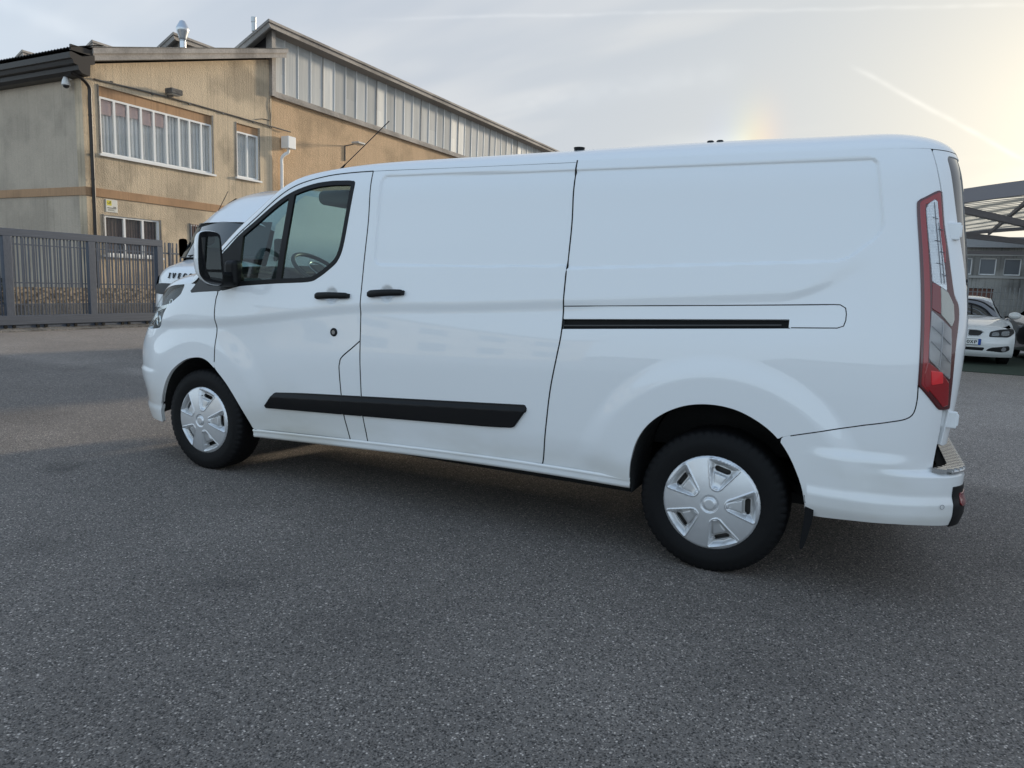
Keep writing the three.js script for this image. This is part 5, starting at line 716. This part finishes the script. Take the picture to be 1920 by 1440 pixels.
// ---------- right-hand background: canopy, mesh fence, workshop ----------
const CT = 63 * D2R, CO = [7.2, 0, -11.6], atC = (x, y, z) => V3(x, y, z).applyAxisAngle(V3(0, 1, 0), CT).add(V3(...CO)).toArray();   // x away, z to the right
{
  const frameM = std([.2, .185, .19], .55, .1), c = thing('shade_canopy', 'arched steel car canopy with striped shade net over the parked cars', 'canopy', CO, CT);
  const A = z => 2.86 + .42 * (1 - ((z - 3.1) / 4.2) ** 2), z0 = -1.4, z1 = 7.6, D = 6.6;
  for (const x of [0, D]) { const top = [], bot = []; for (let k = 0; k <= 30; k++) { const z = mix(z0, z1, k / 30), y = A(z) - (x ? .22 : 0); top.push([z, y + .03]); bot.push([z, y - (x ? .05 : .19)]); } mesh('arch_beam', prism([...top, ...bot.reverse()].map(p => [-p[0], p[1]]), .1).rotateY(PI / 2).translate(x - .05, 0, 0), frameM, c); }
  const net = phys([.74, .68, .56], .9, { transmission: .45, thickness: 0 }), strips = [];
  for (let k = 0; k < 44; k++) { const x = .1 + k * .147, rows = []; for (const dx of [0, .118]) { const r = []; for (let j = 0; j <= 20; j++) { const z = mix(z0, z1, j / 20), t = (x + dx) / D; r.push([x + dx, A(z) - .22 * t + .02 - .06 * sin(PI * t) + .01 * sin(j * 1.7 + k), z]); } rows.push(r); } strips.push(grid(rows)); }
  const sn = mesh('shade_net', strips, net, c); sn.userData.kind = 'stuff';
  for (const z of [-1.2, .9, 3.1, 5.2, 7.4]) mesh('purlin', beam([0, A(z) - .06, z], [D, A(z) - .28, z], .05, .07), frameM, c);
  mesh('cross_beam', beam([D, 2.44, z0], [D, 2.44, z1], .08, .08), frameM, c);
  for (const z of [-1.0, 5.6]) { mesh('post', bar([D, 0, z], [D, 2.45, z], .09, 14), frameM, c); }
  for (const [a, b] of [[[.1, 2.78, -.3], [D - .1, 2.46, 3.9]], [[2.4, 2.6, -.6], [D - .1, 2.44, 3.7]], [[.1, 2.75, 7.0], [D - .1, 2.5, 5.7]]]) mesh('strut', beam(a, b, .1, .1), frameM, c);
  const m = mesh('green_mat', span(2.0, 9, .004, .012, -6, 9), std([.03, .05, .03], .95), scene); m.position.set(...CO); m.rotation.y = CT; m.userData = { kind: 'structure', label: 'dark green ground covering under the canopy' };
  const ap = mesh('bounce_apron', span(-40, 40, .002, .006, 3.2, 40), std([.42, .4, .36], .85), scene); ap.userData = { kind: 'structure', label: 'pale concrete apron added unseen behind the camera, to brighten low reflections' };  // unseen pale sheet added to lighten what the van paint reflects
  // wire fence
  const f = thing('mesh_fence', 'thin grey wire mesh fence behind the parked cars', 'fence', atC(13, 0, 0), CT), wires = [];
  for (let z = -9; z < 12; z += .12) wires.push(box(.022, 1.6, .022, 0, .96, z)); for (let y = .2; y < 1.75; y += .2) wires.push(box(.022, .022, 21, .024, y, 1.5)); const wm = mesh('wire_mesh', wires, std([.2, .2, .19], .6, .3), f); wm.userData.kind = 'stuff';
  for (let z = -9; z <= 12; z += 2.5) mesh('fence_post', box(.06, 1.8, .06, -.04, .9, z), W.galv, f); mesh('plinth', span(-.1, .1, -.05, .16, -9, 12), W.concrete, f);
  // workshop
  const w = thing('workshop', 'long low grey workshop with a band of square windows, far behind the parked cars', 'building', atC(25, 0, 0), CT), wall = std([1, 1, 1], .9, 0, { map: plaster(500, [.34, .33, .30], { dirt: .5, streak: .5 }) }), holes = []; for (let z = -14; z < 22; z += .92) holes.push(z);
  mesh('front_wall', prism(rect(-24, 18, -.1, 3.75), .3, holes.map(z => rect(-z - .64, -z, 2.5, 3.25)).concat([rect(-3.2, -1.6, .0, 1.9)])).rotateY(PI / 2), wall, w); mesh('roof_slab', [span(-.25, 14, 3.75, 4.1, -18.4, 24.4), span(-.3, -.251, 3.7, 4.15, -18.5, 24.5)], std([.3, .3, .3], .6, .3), w, 'pale roof edge'); mesh('back_volume', span(4, 13.8, 0, 3.7, -17.5, 23.5), W.grey, w);
  for (const z of holes) { const q = pivot('window', w, [0, 0, z]); mesh('frame', [span(.1, .16, 2.5, 2.55, 0, .64), span(.1, .16, 3.2, 3.25, 0, .64), span(.1, .16, 2.55, 3.2, 0, .04), span(.1, .16, 2.55, 3.2, .6, .64)], W.white, q); mesh('pane', span(.13, .135, 2.55, 3.2, .04, .6), std([.12, .13, .14], .35), q); }
  mesh('door', span(.12, .16, 0, 1.9, 1.6, 3.2), std([.16, .07, .05], .7), w); mesh('wall_rail', [span(-.04, 0, 2.36, 2.46, -18, 24), span(-.04, 0, 3.35, 3.43, -18, 24)], std([.4, .39, .36], .7), w);
}
// ---------- across the yard behind the photographer: pale sunlit building that shows only as a reflection in the van's paint ----------
{
  const b = thing('yard_building', 'pale two-storey building across the yard, left of and behind the photographer', 'building', [-36, 0, 17], -67.5 * D2R), wall = std([1, 1, 1], .9, 0, { map: plaster(600, [.62, .58, .5], { dirt: .3, streak: .3 }) }), holes = [];
  for (let k = 0; k < 5; k++) for (const y of [1.0, 3.9]) holes.push([-9 + k * 3.7, -7.2 + k * 3.7, y, y + 1.4]);
  mesh('front_wall', prism(rect(-10.5, 9.5, -.1, 6.3), .3, holes.map(h => rect(...h))).translate(0, 0, -.3).rotateY(PI), wall, b); mesh('back_volume', span(-9.4, 10.4, 0, 6.1, .6, 9), W.grey, b); mesh('roof_slab', span(-10, 11, 6.3, 6.6, -.6, 9.4), W.concrete, b);
  for (const h of holes) { const q = pivot('window', b); mesh('pane', span(-h[1], -h[0], h[2], h[3], .12, .14), phys([.03, .035, .04], .04, { clearcoat: 1 }), q); mesh('frame', span(-h[1] - .05, -h[0] + .05, h[2] - .06, h[2], -.06, .2), W.white, q); }
}
{  // unseen building added only to keep the low sun off the yard
  const b = thing('added_warehouse', 'tall plain grey building, unseen beyond the canopy, added to keep the low sun off the yard', 'building', [25.4, 0, -25.7], -40 * D2R), wall = std([1, 1, 1], .85, 0, { map: plaster(640, [.4, .39, .37], { dirt: .3, streak: .4 }) });
  b.userData.label = 'tall plain grey building, unseen past the right edge, added to block the low sun';
  mesh('front_wall', prism(rect(-5.9, 6.2, -.1, 10.5), .3, [rect(-1.8, 1.8, .0, 4.2), rect(-4.6, -3.2, 6, 7.2), rect(3.2, 4.6, 6, 7.2)]).translate(0, 0, -.3), wall, b); mesh('back_volume', span(-5.8, 6.1, 0, 10.3, -14, -.5), wall, b); mesh('roof_slab', span(-6.2, 6.5, 10.5, 10.8, -14.3, .3), W.concrete, b); mesh('loading_door', span(-1.8, 1.8, 0, 4.2, -.2, -.14), W.galv, b);
  for (const x of [-4.6, 3.2]) mesh('window', span(x, x + 1.4, 6, 7.2, -.22, -.2), std([.05, .055, .06], .2), b);
}
renderer.render(scene, camera);
